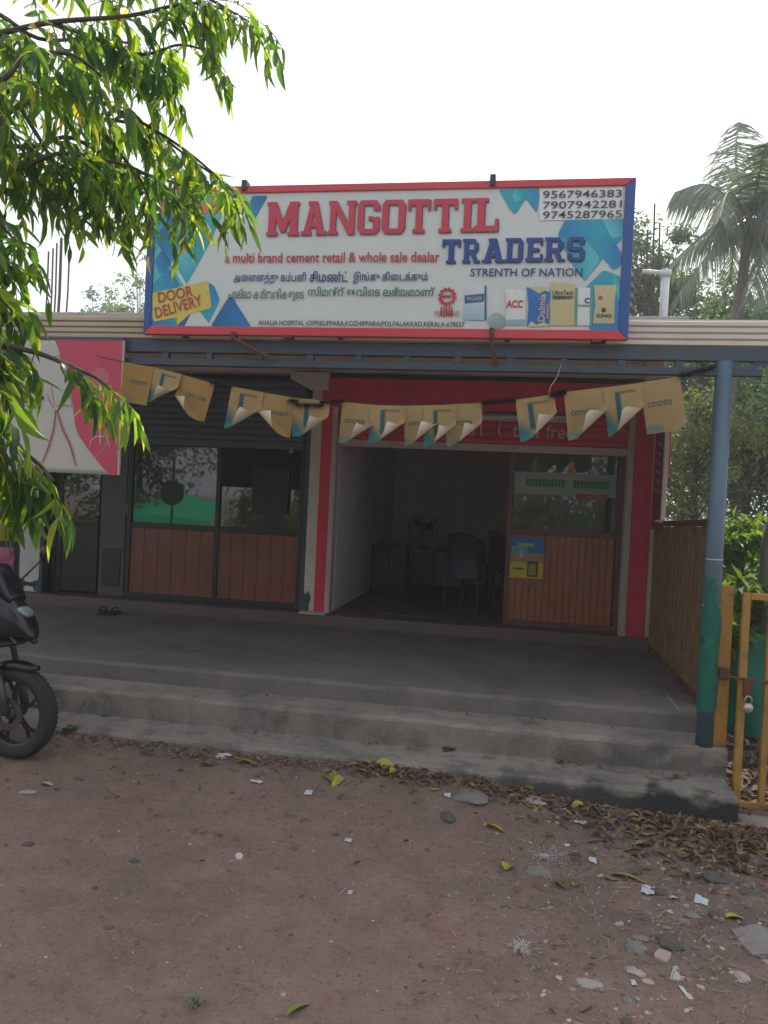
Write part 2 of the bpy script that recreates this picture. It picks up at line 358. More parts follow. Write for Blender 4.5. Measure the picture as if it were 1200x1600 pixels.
# white pillar on the left, worn at the foot
wp = bp('pillar', paint_teal, -5.385, -5.09, WY, WY + .2, .44, 3.05)
b = MB(); b.prism([(-5.35, .72), (-5.36, .8), (-5.362, 2.9), (-5.13, 2.9), (-5.125, .75), (-5.14, .71), (-5.19, .70), (-5.2, .66), (-5.185, .6), (-5.15, .585), (-5.33, .585), (-5.29, .62), (-5.28, .69), (-5.31, .72)], WY - .005, WY + .05); b.build('white_paint', paint_white, wp)
# right pilaster and the header over the open shop
rp = bp('pillar', red_paint, 1.112, 1.285, WY - .04, WY + .185, .44, 2.70)
boxpart('white_strip', off_white, rp, 1.052, 1.11, WY - .045, WY + .1, .56, 2.70)
bp('lintel_end', wall_cream, 1.17, 1.343, WY - .03, WY + .018, 2.705, 3.36)
bp('sun_gap_filler', wall_cream, 1.287, 1.344, WY - .028, WY + .188, .44, 2.704)  # filler added beside the pilaster to stop sun slits on the porch
b = MB(); r = .06
pts = [(-1.83, 2.702), (1.165, 2.702), (1.165, 3.0), (-1.95, 3.0), (-1.985, 2.97), (-1.99, 2.9), (-1.99, 2.702)]
b.prism(pts, WY - .05, WY - .007); b.build('header_board', red_paint, B, bevel=.008)
bp('drum_cover', black_metal, -1.96, 1.165, WY - .02, WY + .015, 3.003, 3.05)
# shutters, slat by slat
def shutter(x0, x1, z0, z1, m, y, lab, pitch=.074, barm=None):
    s = MB().box(x0 + .003, x1 - .003, y - .022, y + .012, z0 - .075, z0 - .002).build('roller_shutter', barm or m, B, bevel=.004); tag(s, lab)
    for a in (x0 - .03, x1): boxpart('guide_rail', black_metal if barm is None else off_white, s, a, a + .03, y - .02, y + .05, .578, z1)
    n = int((z1 - z0) / pitch); prof = []
    me = None
    for i in range(n):
        z = z0 + i * pitch
        if me is None:
            b = MB(); vs = []
            q = [(0, 0), (-.013, .012), (-.016, .035), (-.012, .056), (-.002, .066), (-.002, pitch - .001)]
            for x in (x0 + .004, x1 - .004): vs += [(x, y + a, z0 + c) for a, c in q]
            b.add(vs, [(j, j + 1, j + 7, j + 6) for j in range(5)]); b.keepn = True
            o = b.build('slat', m, s); me = o.data
        else: link('slat', me, s, Matrix.Translation((0, 0, z - z0)) @ Matrix.Translation(offset_of(s)))
    return s
sr = shutter(-1.83, 1.05, 2.385, 2.69, shutter_red, WY + .04, 'dark red rolled down end of the shutter over the open doorway', .075, off_white)
sl = shutter(-5.06, -2.2, 2.33, 3.04, shutter_grey, WY + .07, 'dark grey shutter half rolled up over the glass front', .072)
for s, x0, x1, z0, z1 in (('oo', -.80, -.68, 2.47, 2.55), ('o', -.50, -.43, 2.46, 2.54), ('l', -.375, -.36, 2.46, 2.58), ('(', -.20, -.165, 2.45, 2.61), ('toll', -.06, .2, 2.46, 2.60), ('free', .27, .53, 2.46, 2.59), (')', .555, .59, 2.45, 2.60)):
    lettering(s, off_white, sr, x0, x1, z0, z1, WY + .02, .008)
tl = thing('tube_light', 'unlit white tube light mounted over the open doorway', 'tube light', (-.1, WY - .06, 2.63))
MB().tube([(-.68, WY - .07, 2.635), (.42, WY - .07, 2.655)], .016, 10).build('tube', paint_white, tl)
boxpart('batten', off_white, tl, -.72, .46, WY - .053, WY - .03, 2.61, 2.675)
for x in (-.7, .43): boxpart('end_cap', off_white, tl, x - .012, x + .012, WY - .09, WY - .055, 2.615, 2.67)

def glazed_front(x0, x1, panes, z0, zr, z1, y, fm, wm, nb, lab):
    fr = MB(); f = .045
    fr.box(x0, x1, y, y + .05, z0, z0 + .06).box(x0, x1, y, y + .05, zr - .03, zr + .03).box(x0, x1, y, y + .05, z1 - f, z1)
    for x in [x0] + [(panes[i][1] + panes[i + 1][0]) / 2 - f / 2 for i in range(len(panes) - 1)] + [x1 - f]: fr.box(x - .002, x + f + .002, y - .006, y + .056, z0 - .002, z1 + .002)
    o = fr.build('window_frame', fm, B, bevel=.004); tag(o, lab)
    for a, c in panes:
        MB().box(a + .01, c - .01, y + .022, y + .028, zr + .025, z1 - f + .005).build('glass_pane', glass, o)
        wd = (c - a) / nb
        for i in range(nb):
            boxpart('board', wm, o, a + i * wd + .002, a + (i + 1) * wd - .002, y + .012, y + .03, z0 + .055, zr - .025, bevel=.003)
    return o
gl = glazed_front(-4.18, -2.19, [(-4.135, -3.165), (-3.12, -2.235)], .578, 1.375, 2.335, WY + .13, black_metal, wood_red, 6, 'dark framed glass front with two panes above reddish boards')
gr = glazed_front(-.065, 1.05, [(-.02, .985)], .578, 1.525, 2.40, WY + .12, frame_brown, wood_orange, 15, 'brown framed door leaf with glass above orange brown boards')
# grey door leaf and dark doorway on the left
dl = boxpart('door', mat('door_grey', (.09, .095, .105), .6, scale=4, dirt=.4), B, -4.5, -4.2, WY + .14, WY + .18, .58, 2.33)
boxpart('lower_panel', black_metal, dl, -4.46, -4.24, WY + .13, WY + .139, .68, 1.1)
o2 = MB().box(-5.06, -5.01, WY + .12, WY + .17, .578, 2.33).box(-5.0, -4.52, WY + .13, WY + .16, 1.36, 1.41).box(-5.005, -4.955, WY + .125, WY + .165, .578, 2.33).build('door_frame', black_metal, B)
boxpart('door_panel', mat('door_black', (.018, .014, .014), .5), o2, -4.952, -4.52, WY + .135, WY + .155, .6, 1.357)
MB().box(-4.95, -4.52, WY + .14, WY + .146, 1.415, 2.33).build('glass_pane', glass, o2)
# interior of the left shop: near-black wall makes the room look dark
bp('dark_backing', dark_room, -5.09, -2.13, WY + 1.6, WY + 1.66, .578, 3.37)
# shop front continuing beyond the left pillar
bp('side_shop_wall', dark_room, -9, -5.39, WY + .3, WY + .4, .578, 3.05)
# right flank: a red return board with stripes, and its white corner post
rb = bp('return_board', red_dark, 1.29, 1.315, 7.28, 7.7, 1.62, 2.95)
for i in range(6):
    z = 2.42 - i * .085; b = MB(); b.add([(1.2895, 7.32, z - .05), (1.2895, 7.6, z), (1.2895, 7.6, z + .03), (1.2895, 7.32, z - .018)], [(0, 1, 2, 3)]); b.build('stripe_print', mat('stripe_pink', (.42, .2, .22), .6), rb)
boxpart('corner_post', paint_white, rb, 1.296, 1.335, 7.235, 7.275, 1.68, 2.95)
boxpart('side_board', red_paint, rb, 1.336, 1.362, 7.30, 7.5, 2.1, 2.9)

# ------------------------------------------------------------------ porch canopy
CY = 5.07
K = thing('porch_canopy', 'steel porch canopy on a lattice beam with a beige ribbed fascia', 'canopy', (1.24, CY, .337))
MB().box(-7.5, 3.2, CY, CY + .06, 2.735, 2.822).build('top_rail', steel_blue, K, bevel=.004)
MB().box(-7.5, 1.46, CY + .002, CY + .058, 2.645, 2.693).build('bottom_rail', steel_blue, K, bevel=.004)
st = None
for X in [-4.2, -3.85, -3.5, -3.15, -2.80] + [-2.457, -2.136, -1.772, -1.411, -1.079, -.755, -.416, -.077, .266, .622, .97, 1.305]:
    if st is None: st = MB().box(-.021, .021, CY + .006, CY + .05, 2.694, 2.734).build('strut', steel_blue, K, local=True); sm_ = st.data; bpy.data.objects.remove(st)
    link('strut', sm_, K, Matrix.Translation((X, 0, 0)))
MB().bar((1.30, CY + .03, 2.66), (1.62, CY + .03, 2.80), .04, .04).build('brace', steel_blue, K)
# pole
pl = MB().tube([(1.243, CY + .03, .337), (1.243, CY + .03, 2.735)], .052, 20).build('pole', pole_blue, K, smooth=True)
for z in (1.5, 1.21): MB().tube([(1.243, CY + .03, z), (1.243, CY + .03, z + .008)], .0535, 20).build('wire_ring', off_white, pl, smooth=True)
# roof sheet: corrugated, rising to the wall; fascia ribs
b = MB(); nr = 140; vs = []
for j in range(nr + 1):
    x = -7.5 + 10.7 * j / nr; d = .012 * (1 if j % 2 else -1)
    vs += [(x, CY + .05, 2.965 + d), (x, 7.74, 3.41 + d)]  # unseen rear right part lengthened to keep sun off the steps
b.add(vs, [(2 * j, 2 * j + 1, 2 * j + 3, 2 * j + 2) for j in range(nr)]); b.keepn = True
b.build('roof_sheet', roof_under, K)
prof = []
for i in range(4):
    z = 2.826 + i * .040
    prof += [(CY + .012, z), (CY - .006, z + .006), (CY - .006, z + .030), (CY + .012, z + .036)]
prof += [(CY + .012, 2.992), (CY + .07, 2.998)]
fascia_pale = mat('fascia_pale', (.7, .61, .53), .5, scale=2, dirt=.2, dscale=2.5, dcol=(.5, .42, .35))  # paler sheet colour for the right-hand length of fascia
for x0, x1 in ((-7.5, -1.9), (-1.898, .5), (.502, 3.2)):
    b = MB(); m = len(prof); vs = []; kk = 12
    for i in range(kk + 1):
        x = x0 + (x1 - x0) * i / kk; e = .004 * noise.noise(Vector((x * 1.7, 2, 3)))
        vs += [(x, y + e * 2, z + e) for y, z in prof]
    b.add(vs, [(i * m + j, i * m + j + 1, (i + 1) * m + j + 1, (i + 1) * m + j) for i in range(kk) for j in range(m - 1)]); b.build('fascia_sheet', fascia_m if x0 < 0 else fascia_pale, K)
for X in (-6.5, -4.6, -2.6, -.8, .9, 2.4): MB().bar((X, CY + .07, 2.90), (X, 7.45, 3.33), .04, .06).build('rafter', steel_blue, K)

# ------------------------------------------------------------------ signboard
SY = 4.985
pr = lambda n, c, r=.5: mat('print_' + n, c, r, scale=2, var=.25)
sg = thing('shop_signboard', 'wide printed cement shop signboard with red and blue border above the canopy', 'sign', (-.97, SY, 2.83))
X0, X1, Z0, Z1 = -2.578, .64, 2.838, 3.838
MB().box(X0 + .02, X1 - .02, SY, SY + .03, Z0 + .02, Z1 - .02).build('panel', mat('sign_white', (.64, .68, .66), .45, scale=1.2, var=.35, dirt=.15, dscale=2, dcol=(.55, .55, .5)), sg)
rr, bb = pr('red', (.6, .045, .06), .35), pr('blue', (.025, .085, .3), .35)
fw, fz = .052, .058
def rail(poly, m): MB().prism(poly, SY - .014, SY + .03).build('frame_rail', m, sg, bevel=.004)
rail([(X0, Z0), (X1, Z0), (X1 - .062, Z0 + fz), (X0 + fw, Z0 + fz)], rr)
rail([(X0, Z1), (X0 + fw, Z1 - fz * .8), (X1 - .062, Z1 - fz * .8), (X1, Z1)], rr)
rail([(X0, Z0 + .001), (X0 + fw - .001, Z0 + fz), (X0 + fw - .001, Z1 - fz * .8), (X0, Z1 - .001)], bb)
rail([(X1, Z0 + .001), (X1, Z1 - .001), (X1 - .061, Z1 - fz * .8), (X1 - .061, Z0 + fz)], bb)
for px, py in ((383, 300), (770, 286)):
    q = PY(px, py, SY); MB().box(q.x - .018, q.x + .018, SY - .03, SY + .05, Z1 - .035, Z1 + .035).build('clamp', black_metal, sg, bevel=.004)
for (px, py), (qx, qy) in (((364, 523), (428, 562)), ((768, 517), (774, 572))):
    a, c = PY(px, py, SY - .03), PY(qx, qy, CY - .02)
    MB().box(a.x - .014, a.x + .014, SY - .036, SY + .04, a.z - .03, a.z + .02).bar((a.x, SY - .03, a.z - .02), (c.x, CY - .02, c.z), .022, .022).build('clamp', rust, sg, bevel=.003)
for px in (450, 932): q = PY(px, 528, SY); MB().box(q.x - .03, q.x + .03, SY - .02, SY + .05, Z0 - .018, Z0 + .002).build('foot_bolt', rust, sg)
for X in (-2.3, -1.2, -.1, .5): MB().bar((X, SY + .06, 2.83), (X, SY + .06, 3.8), .035, .03).bar((X, SY + .07, 3.6), (X, SY + .9, 3.0), .025, .025).build('support', black_metal, sg)
lay = [0]
def shape(pxs, c0, c1=None, nm='diamond_print', rnd=.022, grad=(1, .6)):
    lay[0] += 1; y = SY - .0012 - lay[0] * .00011
    P = [PY(a, c, SY) for a, c in pxs]; P = [Vector((p.x, p.z)) for p in P]
    P = [Vector((min(max(p.x, X0 + fw), X1 - .062), min(max(p.y, Z0 + fz), Z1 - fz * .8))) for p in P]
    Q = []
    for i, p in enumerate(P):
        a, c = P[i - 1], P[(i + 1) % len(P)]
        da, dc = (a - p), (c - p); r = min(rnd, da.length * .4, dc.length * .4)
        s, e = p + da.normalized() * r, p + dc.normalized() * r
        for t in (0, .33, .67, 1): Q.append(s * (1 - t) ** 2 + p * 2 * t * (1 - t) + e * t * t)
    c1 = c1 or c0; g = Vector(grad).normalized(); pj = [q.dot(g) for q in Q]; lo, hi = min(pj), max(pj)
    cols = [tuple(c0[k] + (c1[k] - c0[k]) * (v - lo) / (hi - lo + 1e-9) for k in range(3)) for v in pj]
    b = MB(); k = len(b.v); b.add([(q.x, y, q.y) for q in Q], [tuple(range(len(Q)))]); b.c = cols
    return b.build(nm, print_m, sg)
deep, blue, teal, lteal, mid = (.012, .12, .33), (.015, .2, .5), (.02, .38, .46), (.12, .52, .56), (.02, .28, .46)
shape([(236, 300), (352, 300), (345, 340), (331, 374), (309, 415), (291, 446), (330, 470), (327, 507), (300, 520), (236, 520)], lteal, teal, grad=(1, .2), rnd=.005)
shape([(238, 312), (300, 312), (300, 345), (262, 370), (238, 395)], teal, mid)
shape([(243, 372), (275, 322), (311, 326), (331, 372), (308, 414), (288, 440), (262, 412)], teal, deep, grad=(-.6, .5), nm='diamond_print')
shape([(291, 387), (309, 414), (290, 443), (273, 412)], teal, lteal, grad=(-.3, .8))
shape([(254, 389), (269, 411), (251, 431), (237, 409)], mid, deep)
shape([(263, 418), (282, 445), (268, 462), (237, 458), (237, 444)], teal, blue)
shape([(326, 441), (335, 447), (344, 468), (327, 505), (313, 486)], blue, teal, grad=(.1, -1))
shape([(358, 463), (364, 466), (393, 515), (329, 515)], blue, deep, grad=(-1, .2))
shape([(300, 489), (290, 515), (274, 514)], deep, deep)
shape([(313, 339), (317, 337), (331, 360), (329, 365)], (.6, .64, .62), rnd=.001)
shape([(269, 408), (273, 412), (296, 452), (291, 452), (267, 413)], (.6, .64, .62), rnd=.001)
shape([(300, 488), (312, 487), (330, 520), (288, 520)], (.6, .64, .62), rnd=.002)
shape([(326, 507), (345, 468), (352, 470), (329, 515)], (.6, .64, .62), rnd=.001)
shape([(236, 498), (268, 494), (280, 515), (236, 515)], blue, mid)
shape([(316, 334), (349, 334), (334, 359)], teal, lteal)
shape([(352, 318), (376, 318), (362, 348), (350, 345)], mid, blue)
shape([(394, 306), (419, 306), (396, 346), (385, 334)], mid, deep)
shape([(250, 317), (360, 314), (354, 333), (249, 335)], (.62, .13, .07), (.6, .22, .1), rnd=.008, nm='band_print')
shape([(779, 296), (845, 294), (839, 334), (822, 310), (805, 336), (797, 328)], teal, mid, grad=(1, 0))
shape([(803, 297), (815, 297), (814, 312), (807, 316), (800, 308)], lteal, teal)
shape([(884, 341), (975, 341), (975, 373), (942, 404), (914, 440), (898, 420), (871, 368)], teal, mid, grad=(1, -.3))
shape([(884, 341), (930, 341), (948, 362), (925, 392), (871, 368)], blue, teal, grad=(1, .4))
shape([(940, 341), (975, 341), (975, 370), (955, 372)], lteal, mid)
shape([(917, 377), (938, 404), (914, 441), (892, 408)], teal, lteal, grad=(1, .2))
shape([(959, 376), (974, 396), (974, 415), (959, 423), (941, 402)], mid, blue)
shape([(943, 422), (976, 432), (974, 516), (921, 516), (915, 449)], teal, blue, grad=(.4, -1))
shape([(957, 425), (976, 440), (976, 470), (960, 452)], lteal, teal)
shape([(843, 296), (973, 293), (972, 342), (843, 345)], (.72, .74, .72), rnd=.004, nm='number_panel')
shape([(236, 458), (326, 439), (331, 482), (297, 491), (276, 510), (278, 496), (240, 503)], (.66, .56, .09), (.6, .5, .1), rnd=.02, nm='bubble_print')
def stext(s, m, a, c, cap, bold=0, d=0, rot=0):
    """print between two survey points on the base line, cap px tall"""
    lay[0] += 1; p, q, t = PY(*a, SY), PY(*c, SY), PY(a[0], a[1] - cap, SY)
    if rot: W = math.hypot(q.x - p.x, q.z - p.z); return lettering(s, m, sg, p.x, p.x + W, p.z, t.z, SY - .0098, bold, math.atan2(q.z - p.z, q.x - p.x))
    return lettering(s, m, sg, p.x, q.x, (p.z + q.z) / 2 - d, t.z + (q.z - p.z) / 2, SY - .0098, bold)
txt_red, txt_navy, txt_green, txt_dark = pr('text_red', (.5, .04, .05)), pr('text_navy', (.02, .045, .2)), pr('text_green', (.03, .16, .1)), pr('text_dark', (.04, .05, .08))
stext('DOOR', txt_red, (249, 474), (303, 463), 17, .012, rot=1); stext('DELIVERY', txt_red, (245, 498), (318, 477), 17, .012, rot=1)
for s, y in (('9567946383', 311), ('7907942281', 327.5), ('9745287965', 343)): stext(s, txt_dark, (848, y), (971, y - 2.5), 11.5, .004)
stext('STRENTH OF NATION', txt_navy, (735, 434), (910, 431), 12.5, .012)
stext('AHALIA HOSPITAL (OPP)ELIPPARA,KOZHIPPARA(PO),PALAKKAD,KERALA-678557', txt_dark, (404, 512), (726, 512.5), 10, .01)
stext('அ\u0BC8னனத்து கம்பனி', txt_navy, (365, 446), (478, 444), 19, .014)
stext('சிமண்ட்', txt_navy, (484, 442), (544, 440), 17, .02)
stext('இங்கு கி\u0BC8டக்கும்', txt_navy, (552, 445), (668, 443), 19, .014)
stext('എല്ലാ കമ്ബനികളു\u0D46ട', txt_green, (357, 472), (475, 470), 20, .01)
stext('സിമന്റ് ഇവി\u0D46ട ലഭ്യമാണ്', txt_green, (481, 468), (679, 465), 18, .012)
# serif line: built from the plain face with bold stems and small feet
stext('a multi brand cement retail & whole sale dealar', txt_red, (352, 412), (687, 409), 15.5, .018)
# slab letters, each on a grid 1 high
GL = {'M': (1.25, [[(0, 0), (.3, 0), (.3, 1), (.0, 1)], [(.95, 0), (1.25, 0), (1.25, 1), (.95, 1)], [(.05, 1), (.34, 1), (.72, .25), (.62, .1), (.53, .1)], [(.91, 1), (1.2, 1), (.72, .1), (.62, .1), (.53, .25)], [(-.07, 0), (.4, 0), (.4, .11), (-.07, .11)], [(.85, 0), (1.32, 0), (1.32, .11), (.85, .11)], [(-.07, .89), (.3, .89), (.3, 1), (-.07, 1)], [(.95, .89), (1.32, .89), (1.32, 1), (.95, 1)]]),
      'A': (1.1, [[(.05, 0), (.33, 0), (.62, 1), (.4, 1)], [(.76, 0), (1.06, 0), (.7, 1), (.42, 1)], [(.3, .22), (.85, .22), (.82, .38), (.3, .38)], [(-.06, 0), (.44, 0), (.44, .11), (-.06, .11)], [(.66, 0), (1.17, 0), (1.17, .11), (.66, .11)], [(.27, .88), (.7, .88), (.7, 1), (.27, 1)]]),
      'N': (1.1, [[(0, 0), (.26, 0), (.26, 1), (0, 1)], [(.84, 0), (1.1, 0), (1.1, 1), (.84, 1)], [(.0, 1), (.3, 1), (1.1, 0), (.82, 0)], [(-.07, 0), (.36, 0), (.36, .11), (-.07, .11)], [(-.07, .89), (.2, .89), (.2, 1), (-.07, 1)], [(.74, .89), (1.18, .89), (1.18, 1), (.74, 1)]]),
      'G': (1., [[(0, .14), (.28, .14), (.28, .86), (0, .86)], [(.14, 0), (.86, 0), (1, .14), (.0, .14)], [(0, .86), (1, .86), (.86, 1), (.14, 1)], [(.72, .14), (1, .14), (1, .5), (.72, .5)], [(.5, .4), (.72, .4), (.72, .52), (.5, .52)], [(.72, .7), (1, .7), (1, .86), (.72, .86)]]),
      'O': (1., [[(0, .14), (.28, .14), (.28, .86), (0, .86)], [(.14, 0), (.86, 0), (1, .14), (.0, .14)], [(0, .86), (1, .86), (.86, 1), (.14, 1)], [(.72, .14), (1, .14), (1, .86), (.72, .86)]]),
      'T': (1., [[(.36, 0), (.64, 0), (.64, 1), (.36, 1)], [(0, .82), (1, .82), (1, 1), (0, 1)], [(0, .68), (.12, .68), (.12, .82), (0, .82)], [(.88, .68), (1, .68), (1, .82), (.88, .82)], [(.24, 0), (.76, 0), (.76, .11), (.24, .11)]]),
      'I': (.42, [[(.07, 0), (.35, 0), (.35, 1), (.07, 1)], [(-.05, 0), (.47, 0), (.47, .11), (-.05, .11)], [(-.05, .89), (.47, .89), (.47, 1), (-.05, 1)]]),
      'L': (.9, [[(.07, 0), (.35, 0), (.35, 1), (.07, 1)], [(-.05, 0), (.9, 0), (.9, .17), (-.05, .17)], [(.77, .17), (.9, .17), (.9, .38), (.77, .38)], [(-.05, .89), (.47, .89), (.47, 1), (-.05, 1)]]),
      'R': (1.05, [[(.06, 0), (.34, 0), (.34, 1), (.06, 1)], [(.34, .84), (.86, .84), (.76, 1), (.34, 1)], [(.70, .55), (.98, .55), (.98, .84), (.70, .84)], [(.34, .4), (.8, .4), (.95, .55), (.34, .55)], [(.46, .4), (.76, .4), (1.02, 0), (.74, 0)], [(-.05, 0), (.46, 0), (.46, .11), (-.05, .11)], [(-.05, .89), (.34, .89), (.34, 1), (-.05, 1)], [(.7, 0), (1.1, 0), (1.1, .1), (.7, .1)]]),
      'D': (1.05, [[(.06, 0), (.34, 0), (.34, 1), (.06, 1)], [(.34, 0), (.86, 0), (1, .15), (.34, .15)], [(.34, .85), (1, .85), (.86, 1), (.34, 1)], [(.72, .15), (1, .15), (1, .85), (.72, .85)], [(-.06, 0), (.34, 0), (.34, .11), (-.06, .11)], [(-.06, .89), (.34, .89), (.34, 1), (-.06, 1)]]),
      'E': (.95, [[(.06, 0), (.34, 0), (.34, 1), (.06, 1)], [(-.05, 0), (.94, 0), (.94, .16), (-.05, .16)], [(-.05, .84), (.92, .84), (.92, 1), (-.05, 1)], [(.34, .43), (.74, .43), (.74, .57), (.34, .57)], [(.8, .16), (.94, .16), (.94, .33), (.8, .33)], [(.78, .68), (.92, .68), (.92, .84), (.78, .84)]]),
      'S': (1., [[(0, .52), (.27, .52), (.27, .86), (0, .86)], [(0, .86), (1, .86), (.86, 1), (.14, 1)], [(.73, .7), (.97, .7), (.97, .86), (.73, .86)], [(.1, .43), (.9, .43), (.86, .58), (.06, .58)], [(.73, .14), (1, .14), (1, .46), (.73, .46)], [(0, .14), (1, .14), (.86, 0), (.14, 0)], [(.02, .14), (.27, .14), (.27, .3), (.02, .3)]])}
def slab(word, spans, base0, base1, cap, m, mshade):
    xa, xb = spans[0][0], spans[-1][1]
    for ch, (a, c) in zip(word, spans):
        W, polys = GL[ch]; f = lambda x: base0 + (base1 - base0) * (x - xa) / (xb - xa)
        p, q, t = PY(a, f(a), SY), PY(c, f(c), SY), PY(a, f(a) - cap, SY)
        sx_, sz = (q.x - p.x) / W, t.z - p.z; bm_, bs = MB(), MB()
        for k, po in enumerate(polys):
            P = [(p.x + x * sx_, (p.z + q.z) / 2 + z * sz) for x, z in po]
            bm_.add([(x, SY - .0112 - k * .0003, z) for x, z in P], [tuple(range(len(P)))])
            bs.add([(x + .0055, SY - .0100 - k * .0001, z - .006) for x, z in P], [tuple(range(len(P)))])
        o = bm_.build('letter', m, sg); bs.build('letter_shadow', mshade, o)
slab('MANGOTTIL', [(419, 464), (472, 508), (515, 553), (558, 592), (596, 632), (636, 671), (676, 713), (721, 737), (742, 778)], 369, 362, 52, pr('pink_red', (.56, .04, .075)), pr('shadow_red', (.13, .02, .06)))
slab('TRADERS', [(690, 718), (723, 748), (754, 786), (790, 817), (822, 847), (851, 880), (885, 912)], 412, 408, 37, pr('navy', (.02, .06, .27)), pr('shadow_navy', (.01, .02, .09)))
# printed cement bags along the lower edge
def bag(px, c0, c1=None, nm='bag_print'): return shape(px, c0, c1, nm, rnd=.006, grad=(.2, 1))
bag([(727, 450), (759, 446), (757, 470), (759, 501), (723, 500), (726, 475)], (.3, .45, .52), (.68, .7, .7)); bag([(726, 462), (757, 459), (756, 472), (726, 475)], (.02, .12, .28))
bag([(757, 447), (760, 446), (760, 501), (757, 501)], (.03, .1, .2))
bag([(789, 452), (821, 455), (821, 508), (789, 509), (792, 480)], (.62, .66, .66), (.72, .72, .7)); bag([(790, 500), (821, 499), (821, 508), (789, 509)], (.25, .42, .45))
bag([(823, 449), (860, 450), (858, 480), (861, 509), (823, 511), (826, 480)], (.02, .13, .42), (.03, .16, .46)); bag([(824, 449), (860, 449), (859, 457), (851, 454), (842, 459), (833, 453)], (.55, .5, .25)); bag([(824, 511), (830, 502), (838, 508), (850, 503), (860, 510)], (.55, .5, .25))
bag([(860, 441), (899, 444), (897, 480), (898, 509), (858, 509), (861, 480)], (.5, .45, .2), (.55, .5, .27)); bag([(862, 462), (896, 463), (896, 467), (862, 467)], (.2, .17, .08))
bag([(901, 450), (925, 450), (923, 509), (900, 509)], (.6, .66, .64), (.72, .72, .72)); bag([(899, 450), (903, 450), (902, 509), (898, 509)], (.1, .35, .22)); bag([(922, 450), (926, 450), (925, 509), (921, 509)], (.1, .35, .22))
bag([(928, 446), (963, 446), (960, 475), (960, 506), (926, 506), (930, 476)], (.5, .42, .22), (.58, .5, .3))
ball = [(776 + 13.8 * math.cos(a * .5236), 502 + 13.5 * math.sin(a * .5236)) for a in range(12)]
shape(ball, (.2, .3, .28), (.36, .46, .43), nm='ball_print', rnd=.01, grad=(-.5, 1))
stext('WALLSHOP', off_white, (729, 471), (753, 469), 6, .02); stext('ACC', txt_red, (791, 482), (817, 481), 12, .03)
stext('UltraTech', txt_dark, (863, 461), (895, 462), 7, .02); stext('CEMENT', txt_dark, (864, 468), (893, 469), 5, .02)
stext('C', txt_navy, (913, 475), (921, 475), 9, .04); stext('Chettinad', txt_dark, (902, 480), (922, 480), 4.5, .01); stext('KING', txt_dark, (932, 497), (955, 497), 6, .03)
for a in ((938, 466, 6), (943, 485, 7)):
    P = [(a[0] + a[2] * .6 * math.cos(k * .785), a[1] + a[2] * .6 * math.sin(k * .785)) for k in range(8)]; shape(P, (.35, .1, .06) if a[1] < 470 else (.06, .05, .05), nm='emblem_print', rnd=.004)
q0, q1 = PY(851, 503, SY), PY(851, 460, SY)
lettering('Dalmia', off_white, sg, q0.x, q0.x + (q1.z - q0.z), q0.z, q0.z + .045, SY - .0098, .03, math.pi / 2)
q0, q1 = PY(857, 498, SY), PY(857, 475, SY)
lettering('CEMENT', off_white, sg, q0.x, q0.x + (q1.z - q0.z), q0.z, q0.z + .016, SY - .0098, .03, math.pi / 2)
# gear emblem with the word below it
b = MB(); g0 = PY(699, 464, SY); R0 = .055; vs, fs = [], []
for k in range(48):
    a = 2 * math.pi * k / 48; ro = R0 * (1.12 if (k // 2) % 2 else .93)
    vs += [(g0.x + ro * math.cos(a), SY - .0098, g0.z + ro * math.sin(a)), (g0.x + R0 * .66 * math.cos(a), SY - .0098, g0.z + R0 * .66 * math.sin(a))]
fs = [(2 * k, 2 * ((k + 1) % 48), 2 * ((k + 1) % 48) + 1, 2 * k + 1) for k in range(48)]
b.add(vs, fs); b.build('gear_print', txt_red, sg)
b = MB()
for k in range(-2, 3): b.add([(g0.x + k * .017 - .005, SY - .0098, g0.z - .125), (g0.x + k * .017 + .005, SY - .0098, g0.z - .125), (g0.x + k * .017 + .005, SY - .0098, g0.z - .058 + abs(k) * -.004), (g0.x + k * .017 - .005, SY - .0098, g0.z - .058 + abs(k) * -.004)], [(0, 1, 2, 3)])
b.build('pillar_print', txt_red, sg)
stext('MMP', txt_red, (691, 467), (707, 466.5), 6, .02); stext('MALABAR', txt_red, (679, 496), (718, 495), 9.5, -.004)

# ------------------------------------------------------------------ cloth banner on the left
BY = 5.03
bn = thing('banner', 'cream and pink tailoring banner hanging from the canopy beam at the left', 'banner', (-3.4, BY, 1.87))
def bpt(px, py): p = PY(px, py, BY); return (p.x, p.z)
xl, xr = -4.25, bpt(188.5, 640)[0]; zt, zb = bpt(100, 531)[1], bpt(150, 741)[1]
cloth_w = mat('cloth_cream', (.5, .49, .44), .8, scale=2, var=.3, bump=.1, bscale=12); cloth_p = mat('cloth_pink', (.55, .07, .12), .75, scale=2, var=.35)
def wave(x, z): return .012 * math.sin(x * 7 + z * 2) * (zt - z)
b = MB(); nx_, nz_ = 40, 24
vs = [(xl + (xr - xl) * i / nx_, BY + wave(xl + (xr - xl) * i / nx_, zb + (zt - zb) * j / nz_), zb + (zt - zb) * j / nz_) for j in range(nz_ + 1) for i in range(nx_ + 1)]
b.add(vs, [(j * (nx_ + 1) + i, j * (nx_ + 1) + i + 1, (j + 1) * (nx_ + 1) + i + 1, (j + 1) * (nx_ + 1) + i) for j in range(nz_) for i in range(nx_)])
o = b.build('sheet', cloth_w, bn, smooth=True); s_ = o.modifiers.new('t', 'SOLIDIFY'); s_.thickness = .002; s_.offset = 1
def bprint(polys, m, nm, d=.004):
    b = MB()
    for k, P in enumerate(polys): b.add([(x, BY + wave(x, z) - d - k * .0001, z) for x, z in P], [tuple(range(len(P)))])
    return b.build(nm, m, bn)
